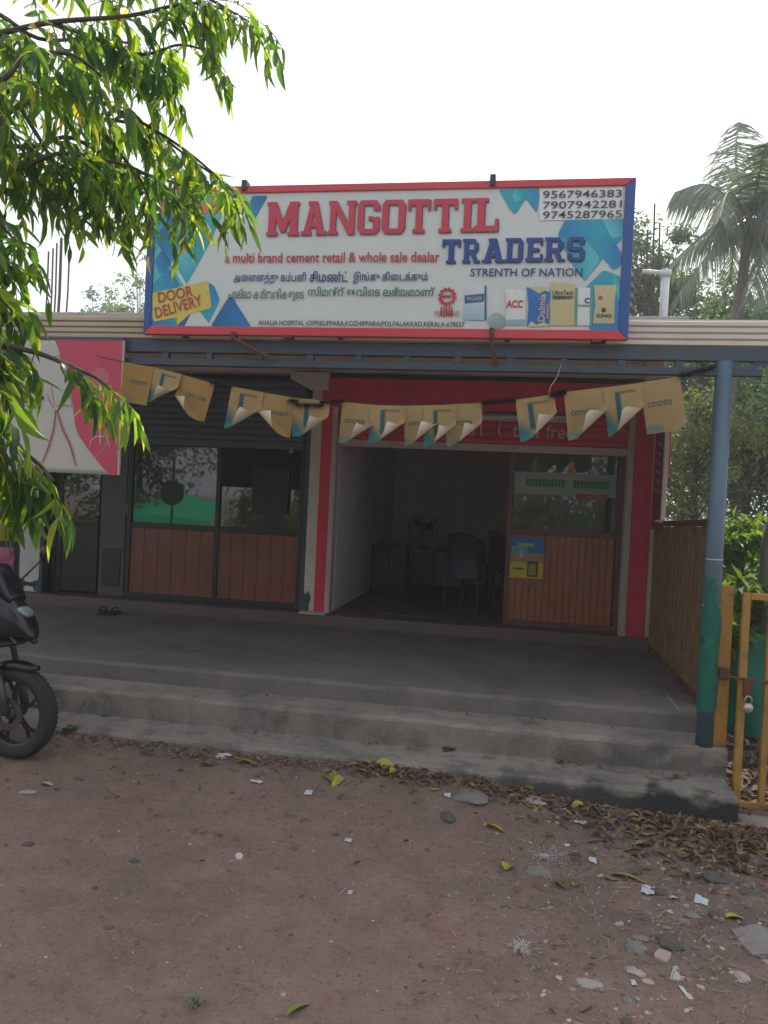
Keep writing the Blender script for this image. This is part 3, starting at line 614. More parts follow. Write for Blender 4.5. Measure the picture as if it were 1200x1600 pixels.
edge = [(86, 529), (92, 545), (95, 560), (101, 571), (105, 590), (111, 610), (114, 640), (117, 665), (122, 680), (138, 703), (157, 727), (171, 741.5)]
strips = []
for (a, c), (a2, c2) in zip(edge, edge[1:]):
    p, q = bpt(a, c), bpt(a2, c2)
    for k in range(4):
        x_, x2 = [xr] * 2; t0, t1 = k / 4, (k + 1) / 4
        pa = (p[0] + (xr - p[0]) * t0, min(p[1], zt)); pb = (p[0] + (xr - p[0]) * t1, min(p[1], zt)); qa = (q[0] + (xr - q[0]) * t0, max(q[1], zb)); qb = (q[0] + (xr - q[0]) * t1, max(q[1], zb))
        strips.append([pa, pb, qb, qa])
b = MB(); [b.add([(x, BY + wave(x, z) - .003, z) for x, z in P], [(0, 1, 2, 3)]) for P in strips]; b.build('pink_print', cloth_p, bn)
def ribbon(pts, wpx, m, nm, close=False):
    pl_ = [Vector(bpt(*p)) for p in pts]; sm2 = []
    for i in range(len(pl_) - 1):
        p0, p1, p2, p3 = pl_[max(i - 1, 0)], pl_[i], pl_[i + 1], pl_[min(i + 2, len(pl_) - 1)]
        for t in (0, .25, .5, .75): sm2.append(.5 * ((2 * p1) + (p2 - p0) * t + (2 * p0 - 5 * p1 + 4 * p2 - p3) * t * t + (3 * p1 - p0 - 3 * p2 + p3) * t ** 3))
    sm2.append(pl_[-1]); W = wpx * BY / F / 2; vs = []
    for i, p in enumerate(sm2):
        d = sm2[min(i + 1, len(sm2) - 1)] - sm2[max(i - 1, 0)]; n = Vector((-d.y, d.x)).normalized() if d.length > 1e-6 else Vector((0, 1)); ww = W * (.55 + .45 * min(1, i / 4, (len(sm2) - 1 - i) / 4)) 
        for q in (p + n * ww, p - n * ww): vs.append((q.x, BY + wave(q.x, q.y) - .006 - .0001 * (i % 3), q.y))
    b = MB(); b.add(vs, [(2 * i, 2 * i + 1, 2 * i + 3, 2 * i + 2) for i in range(len(sm2) - 1)]); return b.build(nm, m, bn)
ink = mat('ink_black', (.02, .02, .025), .6)
for L_ in ([(4, 632), (12, 625), (17, 618), (13, 613), (7, 619), (8, 628), (14, 630), (20, 624)], [(20, 624), (25, 615), (25, 631), (30, 617), (34, 617), (34, 628), (41, 625)],
           [(50, 617), (44, 615), (39, 623), (43, 629), (49, 622), (55, 603), (51, 602), (48, 624), (54, 626)], [(54, 626), (63, 619), (68, 621), (62, 626), (64, 633), (60, 639), (55, 635), (61, 629), (70, 621)],
           [(-14, 632), (-10, 615), (-8, 620), (-3, 617), (-2, 628), (4, 632)], [(-42, 603), (-30, 598), (-14, 597)], [(-27, 598), (-33, 622), (-38, 632)]):
    ribbon(L_, 2.4, ink, 'lettering')
dress = mat('print_dress', (.4, .1, .13), .7)
ribbon([(87, 640), (84, 670), (76, 700), (67, 724)], 3.4, dress, 'dress_print'); ribbon([(89, 640), (97, 668), (109, 695), (118, 728)], 4.0, dress, 'dress_print')
ribbon([(74, 615), (78, 627), (84, 637)], 1.5, dress, 'dress_print'); ribbon([(97, 621), (104, 620), (110, 621)], 1.5, dress, 'dress_print'); ribbon([(88, 634), (98, 633), (112, 634)], 1.8, dress, 'dress_print'); ribbon([(80, 600), (82, 615), (86, 634)], 1.3, dress, 'dress_print'); ribbon([(108, 600), (110, 615), (112, 634)], 1.3, dress, 'dress_print')
ribbon([(82, 562), (90, 556), (98, 560), (103, 572)], 1.3, dress, 'dress_print')
pale = mat('print_pale', (.62, .4, .4), .75)
b = MB()
def inside(px, py):
    w_ = 0
    if 576 <= py < 582: w_ = 7
    elif 582 <= py < 598: w_ = 14
    elif 598 <= py < 612: w_ = 13 - (py - 598) * .25
    elif 612 <= py < 632: w_ = 10 + (py - 612) * .35
    elif 632 <= py < 660: w_ = 18
    return abs(px - 157) < w_
for i in range(-6, 7):
    for j in range(29):
        px, py = 157 + i * 3.05, 576 + j * 3
        if inside(px, py):
            x, z = bpt(px, py); h = .0036; b.add([(x + a * h, BY + wave(x, z) - .006, z + c * h) for a, c in ((-1, -1), (1, -1), (1, 1), (-1, 1))], [(0, 1, 2, 3)])
tag(b.build('mannequin_print', pale, bn), kind='stuff')
ribbon([(157, 660), (157, 680), (157, 695)], 3, pale, 'stand_print'); ribbon([(139, 700), (144, 686), (152, 682), (162, 682), (169, 686), (172, 700)], 2.2, pale, 'stand_print')
MB().box(xl, xr, BY - .004, BY + .03, zt, zt + .02).build('top_batten', steel_blue, bn); boxpart('edge_batten', off_white, bn, xr, xr + .012, BY - .012, BY + .012, zb, zt)

# ------------------------------------------------------------------ string of flags
FY = 5.0
flags_front = vcol_mat('flag_print', .55, .3, .08); flag_back = mat('flag_back', (.8, .72, .55), .7, trans=.25, scale=4)
bt = thing('bunting', 'string of yellow paper cement flags with black tinsel under the canopy beam', 'bunting', (-.9, FY, 2.45))
ochre_c, cream_c, teal_c, dteal = (.46, .26, .05), (.48, .34, .14), (.03, .2, .22), (.02, .12, .13)
def flag(tl, tr_, hpx, kind, curl, side, seed):
    rs = random.Random(seed)
    a, c = PY(*tl, FY), PY(*tr_, FY); W = (c - a).length; ux = (c - a).normalized(); dn = Vector((0, 0, -1)) + ux * ux.z; dn = (dn - ux * dn.dot(ux)).normalized()
    H = hpx * 1.12 * FY / F; n = 22; d0 = (.6, .8) if side > 0 else (-.6, .8); r_ = .04; s0 = (W * .6 + H * .8) * curl * rs.uniform(.94, 1.05)
    ph = rs.uniform(0, 6)
    def mp(u, v, off=0):
        x, y = u * W, v * H
        xx = x if side > 0 else x - W
        s = xx * d0[0] + y * d0[1]; lim = s0
        out = 0; sh = 0
        rr_ = r_; 
        if s > lim:
            t = (s - lim) / rr_; t = min(t, 4.0)
            out = rr_ * (1 - math.cos(t)) - off * (1 - math.cos(t)); sh = rr_ * math.sin(t) - (s - lim) - off * math.sin(t)
        bow = .018 * math.sin(u * 3.0 + ph) * v
        p = a + ux * (x + d0[0] * sh) + dn * (y + d0[1] * sh); p = p + Vector((0, -1, 0)) * (out + bow + off) 
        return p
    def colour(u, v):
        if kind == 'art':
            base = Vector(cream_c).lerp(Vector((.45, .3, .12)), max(0, u - .6) * 1.6)
            if .30 < u < .42 and .12 < v < .75: return dteal
            if .30 < u < .85 and .10 < v < .14: return (.2, .13, .05)
            k = max(0, min(1, (v - .35 - u * .9) * 3.2)); return tuple(base.lerp(Vector(teal_c), k))
        base = Vector(ochre_c).lerp(Vector(cream_c), rs_base)
        if v > .86 and u < .45: return tuple(base.lerp(Vector(teal_c), .6))
        return tuple(base * (1 - .15 * v))
    rs_base = min(1, max(0, (tl[0] - 200) / 420))
    def cut(u): return 1.0 - (.16 * (1 - math.cos(2 * math.pi * u)) * .0)
    vs = [mp(i / n, j / n * cut(i / n)) for j in range(n + 1) for i in range(n + 1)]; fs = [(j * (n + 1) + i, j * (n + 1) + i + 1, (j + 1) * (n + 1) + i + 1, (j + 1) * (n + 1) + i) for j in range(n) for i in range(n)]
    b = MB(); b.add(vs, fs); b.c = [colour(i / n, j / n) for j in range(n + 1) for i in range(n + 1)]; b.m = 1
    k = len(b.v); b.add([mp(i / n, j / n * cut(i / n), -.0022) for j in range(n + 1) for i in range(n + 1)], [f[::-1] for f in fs]); b.keepn = True
    o = b.build('flag', [flags_front, flag_back], bt, smooth=True); o.data.polygons.foreach_set('material_index', [0] * len(fs) + [1] * len(fs))
    if kind != 'art':
        vs2, fs2 = text_mesh(kind, .004); ax = min(v.x for v in vs2); bx = max(v.x for v in vs2); ay = min(v.y for v in vs2); by = max(v.y for v in vs2)
        u0, u1 = (.12, .72) if side > 0 else (.28, .88)
        q = [mp(u0 + (v.x - ax) / (bx - ax) * (u1 - u0), .50 - (v.y - ay) / (by - ay) * .12, .0012) for v in vs2]
        bb_ = MB(); bb_.add(q, fs2); bb_.keepn = True; bb_.build('lettering', txt_dark, o)
    return o
FL = [((195, 566), (241, 574), 58, 'cement', .9, -1), ((242, 574), (284, 585), 52, 'art', .57, 1), ((283, 585), (336, 600), 58, 'concrete', .58, -1), ((362, 604), (412, 613), 62, 'art', .57, 1), ((408, 613), (463, 622), 58, 'cement', .58, -1), ((460, 622), (516, 626), 55, 'art', .57, 1),
      ((535, 628), (588, 633), 58, 'concrete', .57, 1), ((579, 633), (634, 634), 54, 'art', .57, 1), ((632, 634), (688, 633), 56, 'cement', .57, 1), ((662, 634), (712, 632), 58, 'art', .57, 1), ((697, 632), (753, 630), 58, 'concrete', .57, 1),
      ((805, 625), (866, 616), 58, 'art', .57, 1), ((881, 613), (946, 605), 66, 'cement', .57, 1), ((942, 606), (1001, 598), 68, 'art', .57, 1), ((1000, 598), (1062, 588), 70, 'concrete', .86, 1)]
for i, f in enumerate(FL):
    FY = 5.0 - .012 * (i % 2) - (.012 if i == 9 else 0); flag(*f, seed=i)
FY = 5.0
cord = [(150, 556), (195, 566), (284, 585), (362, 603), (460, 621), (535, 627), (600, 632), (660, 633), (752, 629), (865, 615), (942, 605), (1062, 587), (1120, 574)]
MB().tube([PY(x, y, FY + .004) for x, y in cord], .003, 5).build('cord', ink, bt)
tin = MB()
for (x0, y0), (x1, y1), n in (((330, 598), (362, 604), 170), ((450, 625), (466, 628), 120), ((463, 632), (505, 634), 160), ((500, 628), (536, 627), 200), ((753, 630), (806, 626), 330), ((860, 617), (883, 613), 200), ((1060, 588), (1118, 574), 240)):
    p, q = PY(x0, y0, FY - .02), PY(x1, y1, FY - .02)
    for k in range(n * 2):
        c_ = p.lerp(q, random.random()); a = random.uniform(0, 6.28); d = Vector((random.gauss(0, .4), math.cos(a), math.sin(a))).normalized() * random.uniform(.02, .048); t = d.cross(Vector((1, .3, .2))).normalized() * .0028
        tin.add([c_ - t, c_ + t, c_ + d], [(0, 1, 2)])
tin.keepn = True; tag(tin.build('tinsel', mat('tinsel_black', (.03, .03, .04), .25, metal=.6), bt), kind='stuff')
MB().tube([PY(877, 570, FY + .05), PY(870, 590, FY + .02), PY(860, 604, FY), PY(858, 615, FY)], .0022, 5).build('hanger_wire', off_white, bt)

# ------------------------------------------------------------------ porch fence and gate
fe = thing('porch_fence', 'weathered brown slatted metal fence closing the right side of the porch', 'fence', (1.33, 7, .465))
FX = 1.335
def ztop(y): return 1.735 - (y - 5.69) / 2.2 * .05
MB().add([(FX + .012, 5.62, .50), (FX + .012, 7.72, .50), (FX + .012, 7.72, 1.63), (FX + .012, 5.62, 1.70), (FX + .022, 5.62, .50), (FX + .022, 7.72, .50), (FX + .022, 7.72, 1.63), (FX + .022, 5.62, 1.70)], [(0, 1, 2, 3), (7, 6, 5, 4), (0, 4, 5, 1), (1, 5, 6, 2), (2, 6, 7, 3), (3, 7, 4, 0)]).build('backing_sheet', mat('fence_brown', (.05, .025, .02), .7, scale=7, dirt=.6, dscale=6, dcol=(.05, .03, .025)), fe)
for i in range(15):
    y = 5.64 + i * .142
    MB().add([(FX - .016, y, .485), (FX - .016, y + .05, .485), (FX + .01, y + .055, .485), (FX + .01, y - .005, .485), (FX - .016, y, ztop(y) - .045), (FX - .016, y + .05, ztop(y) - .045), (FX + .01, y + .055, ztop(y) - .045), (FX + .01, y - .005, ztop(y) - .045)], [(0, 3, 2, 1), (4, 5, 6, 7), (0, 1, 5, 4), (1, 2, 6, 5), (2, 3, 7, 6), (3, 0, 4, 7)]).build('slat', ochre_old, fe, bevel=.004)
MB().bar((FX - .005, 5.6, 1.725), (FX - .005, 7.72, 1.672), .05, .05).build('top_rail', rust, fe, bevel=.005)
MB().bar((FX - .005, 5.6, .495), (FX - .005, 7.72, .495), .045, .04).build('bottom_rail', rust, fe, bevel=.005)
for y in (6.35, 6.0, 7.5): MB().bar((FX - .035, y, .50), (FX - .04, y - .02, .466), .02, .02).build('foot', rust, fe)
MB().tube([(FX - .04, 6.1, .56), (FX - .07, 6.08, .50), (FX - .06, 6.02, .47)], .003, 5).build('loose_wire', black_metal, fe)
MB().lathe([(.001, 1.69), (.06, 1.692), (.07, 1.70), (.045, 1.715), (.001, 1.722)], (1.31, 7.25, 0)).build('post_cap', paint_white, fe, smooth=True)

gp = thing('gate_post', 'yellow steel gate post standing on the middle step', 'post', (1.322, 5.12, .337))
boxpart('post', ochre, gp, 1.29, 1.372, 5.09, 5.15, .338, 1.345, bevel=.005)
boxpart('lug', ochre, gp, 1.255, 1.289, 5.10, 5.14, 1.2, 1.235); boxpart('lug', ochre, gp, 1.255, 1.289, 5.10, 5.14, .42, .455)
boxpart('latch_bracket', rust, gp, 1.305, 1.36, 5.055, 5.089, .765, .84, bevel=.008)
ga = thing('garden_gate', 'yellow barred steel gate with a sliding bolt at the right of the steps', 'gate', (1.42, 5.0, 0))
def gbar(n, *bx): return boxpart(n, ochre, ga, *bx, bevel=.004)
gbar('stile', 1.402, 1.446, 5.0, 5.04, .03, 1.315); gbar('top_rail', 1.4465, 2.6, 5.0, 5.04, 1.275, 1.315); gbar('bottom_rail', 1.40, 2.6, 4.998, 5.042, -.005, .04)
for x in (1.552, 1.70, 1.85, 2.0, 2.15, 2.3): gbar('bar', x, x + .036, 5.002, 5.038, .0405, 1.2745)
bo = MB().tube([(1.33, 4.985, .80), (1.70, 4.985, .775)], .008, 8).build('bolt', rust, ga); 
boxpart('hasp', rust, ga, 1.425, 1.475, 4.975, 4.998, .68, .80, bevel=.004)
pk = thing('padlock', 'small brass padlock hanging open on the yellow gate bolt', 'padlock', (1.45, 4.965, .60))
MB().lathe([(.001, -.02), (.024, -.018), (.03, -.004), (.03, .004), (.024, .018), (.001, .02)], (1.45, 4.962, .625), 16, 'Y').build('body', mat('brass', (.5, .47, .4), .4, metal=.5), pk, smooth=True)
MB().tube([(1.432, 4.962, .64)] + [(1.45 + .018 * math.cos(a), 4.962, .675 + .02 * math.sin(a)) for a in [math.pi - k * math.pi / 8 for k in range(9)]] + [(1.468, 4.962, .64)], .005, 6).build('shackle', mat('steel', (.5, .5, .5), .3, metal=.9), pk, smooth=True)
# green shade net tied round the pole
net_m = mat('shade_net', (.02, .2, .14), .8, scale=30, bump=.3, bscale=200, trans=.3)
nb_ = MB(); n = 26; vs = []
for j in range(30):
    z = .56 + j * .030; 
    for k in range(n + 1):
        a = 2 * math.pi * k / n; amp = .5 + .5 * math.sin(j * .45 + math.sin(a) * 2)
        lim = 1 if z < 1.0 + .12 * math.sin(a + 1) else .86
        R_ = .0555 + .009 * noise.noise(Vector((math.cos(a) * 2, math.sin(a) * 2, z * 7))) + .012 * amp * max(0, math.cos(a - .3))
        vs.append((1.243 + R_ * math.cos(a), CY + .03 + R_ * math.sin(a), z + .05 * math.sin(a * 1.0 + .6) * (1 if j > 15 else .15)))
nb_.add(vs, [(j * (n + 1) + k, j * (n + 1) + k + 1, (j + 1) * (n + 1) + k + 1, (j + 1) * (n + 1) + k) for j in range(29) for k in range(n) if not (j > 15 and (k < 2 + (j - 15) * .25 or k > n - 1 - (j - 15) * .45))])
tag(nb_.build('pole_netting', net_m, smooth=True), 'green shade net wrapped around the lower part of the blue pole', 'net')

# ------------------------------------------------------------------ things in and on the shop front
def P3(px, py, Y): return PY(px, py, Y)
po = thing('poster', 'blue and yellow paper poster taped to the orange brown door boards', 'poster', (.15, WY + .10, 1.07))
q0, q1 = P3(799, 838, WY + .115), P3(848, 905, WY + .115); zm = q0.z + (q1.z - q0.z) * .58
pb = lambda n, c, a, c2, z0, z1, d: MB().box(q0.x + (q1.x - q0.x) * a, q0.x + (q1.x - q0.x) * c2, WY + .108 - d, WY + .1085 - d, q1.z + (q0.z - q1.z) * z0, q1.z + (q0.z - q1.z) * z1).build(n, pr(n, c, .5), po)
pb('paper_yellow', (.6, .45, .03), 0, 1, 0, .40, 0); pb('paper_blue', (.03, .16, .38), 0, 1, .40, 1, .0003); pb('print_sand', (.35, .22, .15), 0, 1, .38, .62, .001)
pb('print_sky', (.1, .35, .5), .02, .5, .62, .78, .0015); pb('print_title', (.35, .4, .1), .22, .68, .77, .86, .002); pb('print_bag_dark', (.03, .03, .03), .52, .84, .04, .42, .002); pb('print_bag', (.3, .28, .08), .56, .78, .08, .36, .003); pb('print_line', (.1, .1, .06), .1, .4, .2, .25, .002); pb('print_figure', (.55, .5, .45), .28, .36, .5, .66, .003)
# frosted sticker band with green print on the right pane
sb = MB().box(-.015, .975, WY + .128, WY + .134, 1.905, 2.125).build('window_sticker', mat('frosted_film', (.3, .34, .3), .6, scale=20), gr)
for i in range(15): boxpart('film_line', mat('film_line', (.4, .42, .38), .6), sb, -.012, .97, WY + .1265, WY + .1275, 1.912 + i * .0142, 1.916 + i * .0142, bevel=0)
b = MB(); rs = random.Random(3)
for a, c in ((.1, .45), (.56, .89)):
    x = a
    while x < c: wv = rs.uniform(.02, .035); b.add([(x, WY + .1255, 1.985 + rs.uniform(-.004, .004)), (x + wv, WY + .1255, 1.985), (x + wv, WY + .1255, 2.06), (x, WY + .1255, 2.06 + rs.uniform(-.004, .004))], [(0, 1, 2, 3)]); x += wv + .006
tag(b.build('green_print', pr('film_green', (.02, .2, .07)), sb), kind='stuff')
boxpart('red_print', pr('film_red', (.3, .07, .05)), sb, .6, .9, WY + .1245, WY + .1262, 1.872, 1.93, bevel=0)
st2 = MB(); c_ = P3(894, 732, WY + .13); st2.prism([(c_.x - .05, c_.z - .05), (c_.x + .05, c_.z - .05), (c_.x + .035, c_.z), (c_.x + .015, c_.z + .02), (c_.x + .012, c_.z + .055), (c_.x - .02, c_.z + .05), (c_.x - .035, c_.z + .0)], WY + .137, WY + .141)
st2.build('orange_sticker', pr('sticker_orange', (.6, .16, .06)), gr)
tg = P3(200, 797, WY + .13)
b = MB().prism([(tg.x + .03 * math.cos(a), tg.z + .085 * math.sin(a) * (1 if abs(math.sin(a)) < .8 else .95)) for a in [k * .3927 for k in range(16)]], WY + .146, WY + .151)
b.build('oval_sticker', pr('sticker_beige', (.5, .45, .32)), gl)
sc_ = P3(424, 770, WY + .12); 
brd = tag(boxpart('pane_board', mat('black_plastic', (.012, .012, .014), .35), None, sc_.x - .21, sc_.x + .19, WY + .10, WY + .125, sc_.z - .22, sc_.z + .25), 'black rectangular board fixed across the right pane of the dark glass front', 'board')  # plain black board just in front of the pane
pdl = thing('padlock', 'small steel padlock hanging from the bottom of the grey shutter', 'padlock', (0, 0, 0)); c_ = P3(455, 703, WY + .02)
pdl.location = (c_.x, WY + .02, c_.z - .04)
MB().box(c_.x - .02, c_.x + .02, WY + .01, WY + .03, c_.z - .035, c_.z).build('body', MATS['steel'], pdl, bevel=.004)
MB().tube([(c_.x + .013 * math.cos(a), WY + .02, c_.z + .005 + .02 * math.sin(a)) for a in [k * math.pi / 8 for k in range(9)]], .004, 6).build('shackle', MATS['steel'], pdl, smooth=True)
# interior of the open shop
dk = mat('desk_wood', (.07, .045, .035), .5, scale=4)
de = thing('desk', 'low dark wooden desk at the back of the open shop', 'desk', (-.7, 10.4, .576))
boxpart('desk_top', dk, de, -1.34, -.5, 10.1, 10.7, 1.12, 1.16)
boxpart('side_panel', dk, de, -1.33, -1.29, 10.12, 10.68, .577, 1.119); boxpart('side_panel', dk, de, -.57, -.52, 10.12, 10.68, .577, 1.119); boxpart('front_panel', mat('desk_panel', (.16, .13, .08), .5), de, -.98, -.58, 10.14, 10.16, .68, 1.118); boxpart('drawer', dk, de, -1.285, -.99, 10.12, 10.6, .7, 1.118)
cb = thing('cabinet', 'dark two door cabinet against the left wall beside the desk', 'cabinet', (-1.58, 10.3, .576))
boxpart('carcass', dk, cb, -1.82, -1.36, 10.02, 10.6, .577, 1.19)
for a in (-1.81, -1.585): q_ = boxpart('door', mat('cabinet_door', (.05, .045, .05), .4), cb, a, a + .215, 10.0, 10.018, .62, 1.15); boxpart('handle', MATS['steel'], q_, a + (.185 if a < -1.7 else .02), a + (.195 if a < -1.7 else .03), 9.985, 9.999, .88, .98)
fa = thing('table_fan', 'dark round table fan standing on the desk', 'fan', (-1.2, 10.4, 1.161))
fc = (-1.2, 10.32, 1.42)
MB().lathe([(.001, 0), (.1, .0), (.1, .015), (.03, .03), (.001, .03)], (-1.2, 10.4, 1.161)).build('base', black_metal, fa, smooth=True)
MB().tube([(-1.2, 10.4, 1.19), (-1.2, 10.4, 1.40)], .015, 8).build('stem', black_metal, fa); MB().lathe([(.001, .05), (.06, .04), (.06, .14), (.001, .15)], fc, 14, 'Y').build('motor', black_metal, fa, smooth=True)
for k in range(3):
    b = MB(); a0 = k * 2.094; b.add([(fc[0] + r * math.cos(a0 + t), fc[1] + .02 + .03 * s, fc[2] + r * math.sin(a0 + t)) for r, t, s in ((.03, 0, 0), (.15, -.2, 0), (.17, .3, .5), (.14, .8, 1), (.03, .9, .6))], [(0, 1, 2, 3, 4)]); b.build('blade', mat('fan_blade', (.05, .06, .08), .4), fa)
b = MB()
for R_, y in ((.2, 0), (.2, .05), (.15, -.015), (.1, -.02), (.05, -.022)): b.tube([(fc[0] + R_ * math.cos(a), fc[1] + y, fc[2] + R_ * math.sin(a)) for a in [k * 2 * math.pi / 28 for k in range(29)]], .004, 5, False)
for k in range(24): a = k * 2 * math.pi / 24; b.tube([(fc[0] + .03 * math.cos(a), fc[1] - .02, fc[2] + .03 * math.sin(a)), (fc[0] + .2 * math.cos(a), fc[1], fc[2] + .2 * math.sin(a))], .0025, 4, False)
tag(b.build('cage', black_metal, fa), kind='stuff')
def chair(loc, rz, lab, col):
    t = thing('chair', lab, 'chair', loc, 'chairs in the open shop', rz); m = mat('chair_' + str(col), col, .5)
    MB().box(-.22, .22, -.22, .22, .40, .46).build('seat', m, t, bevel=.02, local=True)
    b = MB(); k = 12; vs = []
    for i in range(k + 1):
        a = math.pi * i / k; hx = .24 * math.cos(a); yy = .08 + .17 * math.sin(a); top = .66 + .24 * math.sin(a) ** .6
        vs += [(hx, yy, .40), (hx, yy + .02, top), (hx * .88, yy - .03, .40), (hx * .88, yy - .02, top)]
    for i in range(k): q = 4 * i; b.add([], []); b.f += [(q, q + 4, q + 5, q + 1), (q + 2, q + 3, q + 7, q + 6), (q + 1, q + 5, q + 7, q + 3)]; b.mi += [0] * 3
    b.v = vs; b.c = [(1, 1, 1)] * len(vs); b.build('backrest', m, t, smooth=True, local=True)
    for x in (-.19, .19):
        for y in (-.19, .19): MB().tube([(x, y, .40), (x * 1.1, y * 1.1, 0)], .016, 8).build('leg', ink, t, local=True)
    return t
chair((-.44, 8.5, .576), rad(155), 'dark padded chair with a rounded back in front of the desk', (.02, .026, .04))
chair((-.02, 9.5, .576), rad(120), 'dark red chair standing behind the door leaf in the open shop', (.12, .03, .035))
for i, (px, py, lab) in enumerate(((604, 960, 'crumpled white paper on the shop threshold, leftmost of three'), (632, 963, 'long white paper scrap on the shop threshold, middle of three'), (664, 966, 'flat white paper scrap on the shop threshold, rightmost of three'))):
    p = PZ(px, py, .578); b = MB(); rs = random.Random(i); b.add([(p.x + dx * .10, p.y + dy * .12, .579 + rs.uniform(0, .02)) for dx, dy in ((-1, -.4), (.2, -.8), (1, .2), (.3, .7), (-.6, .6), (0, 0))], [(0, 1, 5), (1, 2, 5), (2, 3, 5), (3, 4, 5), (4, 0, 5)])
    tag(b.build('paper_scrap', mat('paper_dull', (.3, .3, .28), .8), None), lab, 'paper')
# slippers on the porch floor at the left
for i, (dx, rz, lab) in enumerate(((-.05, .5, 'black rubber slipper lying on the porch floor by the dark doorway, left of a pair'), (.07, .2, 'black rubber slipper lying on the porch floor by the dark doorway, right of a pair'))):
    p = PZ(168, 958, .47); t = thing('slipper', lab, 'slipper', (p.x + dx, p.y, .4665), 'slippers on the porch', rz)
    MB().prism([(-.05, -.12), (.0, -.135), (.04, -.1), (.035, 0), (.05, .08), (.02, .135), (-.03, .13), (-.05, .06), (-.04, 0)], -.018, 0).build('sole', mat('rubber', (.02, .02, .025), .7), t, local=True).rotation_euler = (rad(-90), 0, 0)
    MB().tube([(-.045, .02, .016), (-.02, .06, .06), (0, .09, .05), (.02, .06, .06), (.045, .02, .016)], .008, 6).build('strap', MATS['rubber'], t, local=True)
# goods hung at the neighbouring shop, far left
for nm, lab, cat_, col, bx in (('packet_sheet', 'yellow printed sheet of packets hung at the shop left of the white pillar', 'packets', (.4, .32, .04), (-5.75, -5.42, 1.12, 1.56)), ('plastic_bag', 'pink plastic bag hung below the yellow sheet at the far left', 'bag', (.5, .12, .26), (-5.78, -5.45, .78, 1.05)), ('plastic_bag', 'white plastic bag hung lowest at the far left by the white pillar', 'bag', (.5, .5, .52), (-5.7, -5.48, .62, .76))):
    b = MB(); x0, x1, z0, z1 = bx; k = 8; vs = []
    for j in range(k + 1):
        for i in range(k + 1):
            u, v = i / k, j / k; vs.append((x0 + (x1 - x0) * u + .02 * noise.noise(Vector((u * 3, v * 3, z0))), WY + .02 + .04 * noise.noise(Vector((u * 4, v * 4, x0))) - .05 * math.sin(math.pi * u) * math.sin(math.pi * v), z0 + (z1 - z0) * v))
    b.add(vs, [(j * (k + 1) + i, j * (k + 1) + i + 1, (j + 1) * (k + 1) + i + 1, (j + 1) * (k + 1) + i) for j in range(k) for i in range(k)]); tag(b.build(nm, mat('goods_' + str(col[0]) + str(z0), col, .45, scale=25, var=.7), None, smooth=True), lab, cat_)

# ------------------------------------------------------------------ motorcycle at the left edge
mk = thing('motorcycle', 'black motorcycle with its front wheel turned towards the steps at the left', 'motorcycle', (-2.96, 4.3, gz(-2.95, 4.3)), None, rad(-6))
gloss = mat('gloss_black', (.012, .012, .016), .22, scale=4); rub = mat('tyre_rubber', (.03, .03, .033), .85, scale=10, bump=.2); grey_m = mat('cast_grey', (.08, .08, .085), .45, metal=.4); rimm = mat('rim_dark', (.03, .025, .025), .35)
MR = .285
def wheel(cx, nm):
    n = 40; t0 = MB(); pf = [(.205, -.035), (.225, -.048), (.255, -.052), (.275, -.035), (.285, 0), (.275, .035), (.255, .052), (.225, .048), (.205, .035)]
    t0.lathe(pf, (cx, 0, MR), n, 'Y'); ty = t0.build(nm, rub, mk, smooth=True, local=True)
    for k in range(60):
        pass
    b = MB()
    for k in range(56):
        a = 2 * math.pi * k / 56
        for s in (-1, 1):
            y0, y1 = .006 * s, .038 * s; da = .05 * s; R_ = .2865
            b.add([(cx + R_ * math.cos(a), y0, MR + R_ * math.sin(a)), (cx + R_ * math.cos(a + .05), y0, MR + R_ * math.sin(a + .05)), (cx + .279 * math.cos(a + .11), y1, MR + .279 * math.sin(a + .11)), (cx + .279 * math.cos(a + .06), y1, MR + .279 * math.sin(a + .06))], [(0, 1, 2, 3)])
    tag(b.build('tread', rub, ty, local=True), kind='stuff')
    MB().lathe([(.212, -.034), (.195, -.032), (.188, -.015), (.188, .015), (.195, .032), (.212, .034)], (cx, 0, MR), n, 'Y').build('rim', rimm, ty, smooth=True, local=True)
    MB().lathe([(.001, -.06), (.035, -.06), (.04, -.03), (.04, .03), (.035, .06), (.001, .06)], (cx, 0, MR), 16, 'Y').build('hub', grey_m, ty, smooth=True, local=True)
    for k in range(5):
        a = 2 * math.pi * k / 5 + .45; p = lambda r, t, y=0: (cx + r * math.cos(a + t), y, MR + r * math.sin(a + t))
        s = MB().bar(p(.035, 0), p(.12, 0), .02, .03, (0, 1, 0)).bar(p(.115, 0), p(.192, .18), .014, .024, (0, 1, 0)).bar(p(.115, 0), p(.192, -.18), .014, .024, (0, 1, 0)); s.build('spoke', rimm, ty, local=True, bevel=.003)
    MB().lathe([(.06, -.062), (.1, -.062), (.1, -.066), (.06, -.066), (.06, -.062)], (cx, 0, MR), 32, 'Y').build('brake_disc', grey_m, ty, local=True)
    return ty
wheel(0, 'wheel'); wheel(-1.33, 'wheel')
for y in (-.085, .085):
    MB().tube([(0, y, MR), (-.07, y, .52)], [.026, .03], 12).tube([(-.07, y, .52), (-.2, y, .92)], .019, 12).build('fork_leg', grey_m, mk, smooth=True, local=True)
MB().bar((-.055, -.10, .33), (-.075, -.10, .40), .035, .05).build('brake_caliper', mat('caliper_lime', (.4, .5, .03), .4), mk, local=True, bevel=.006)
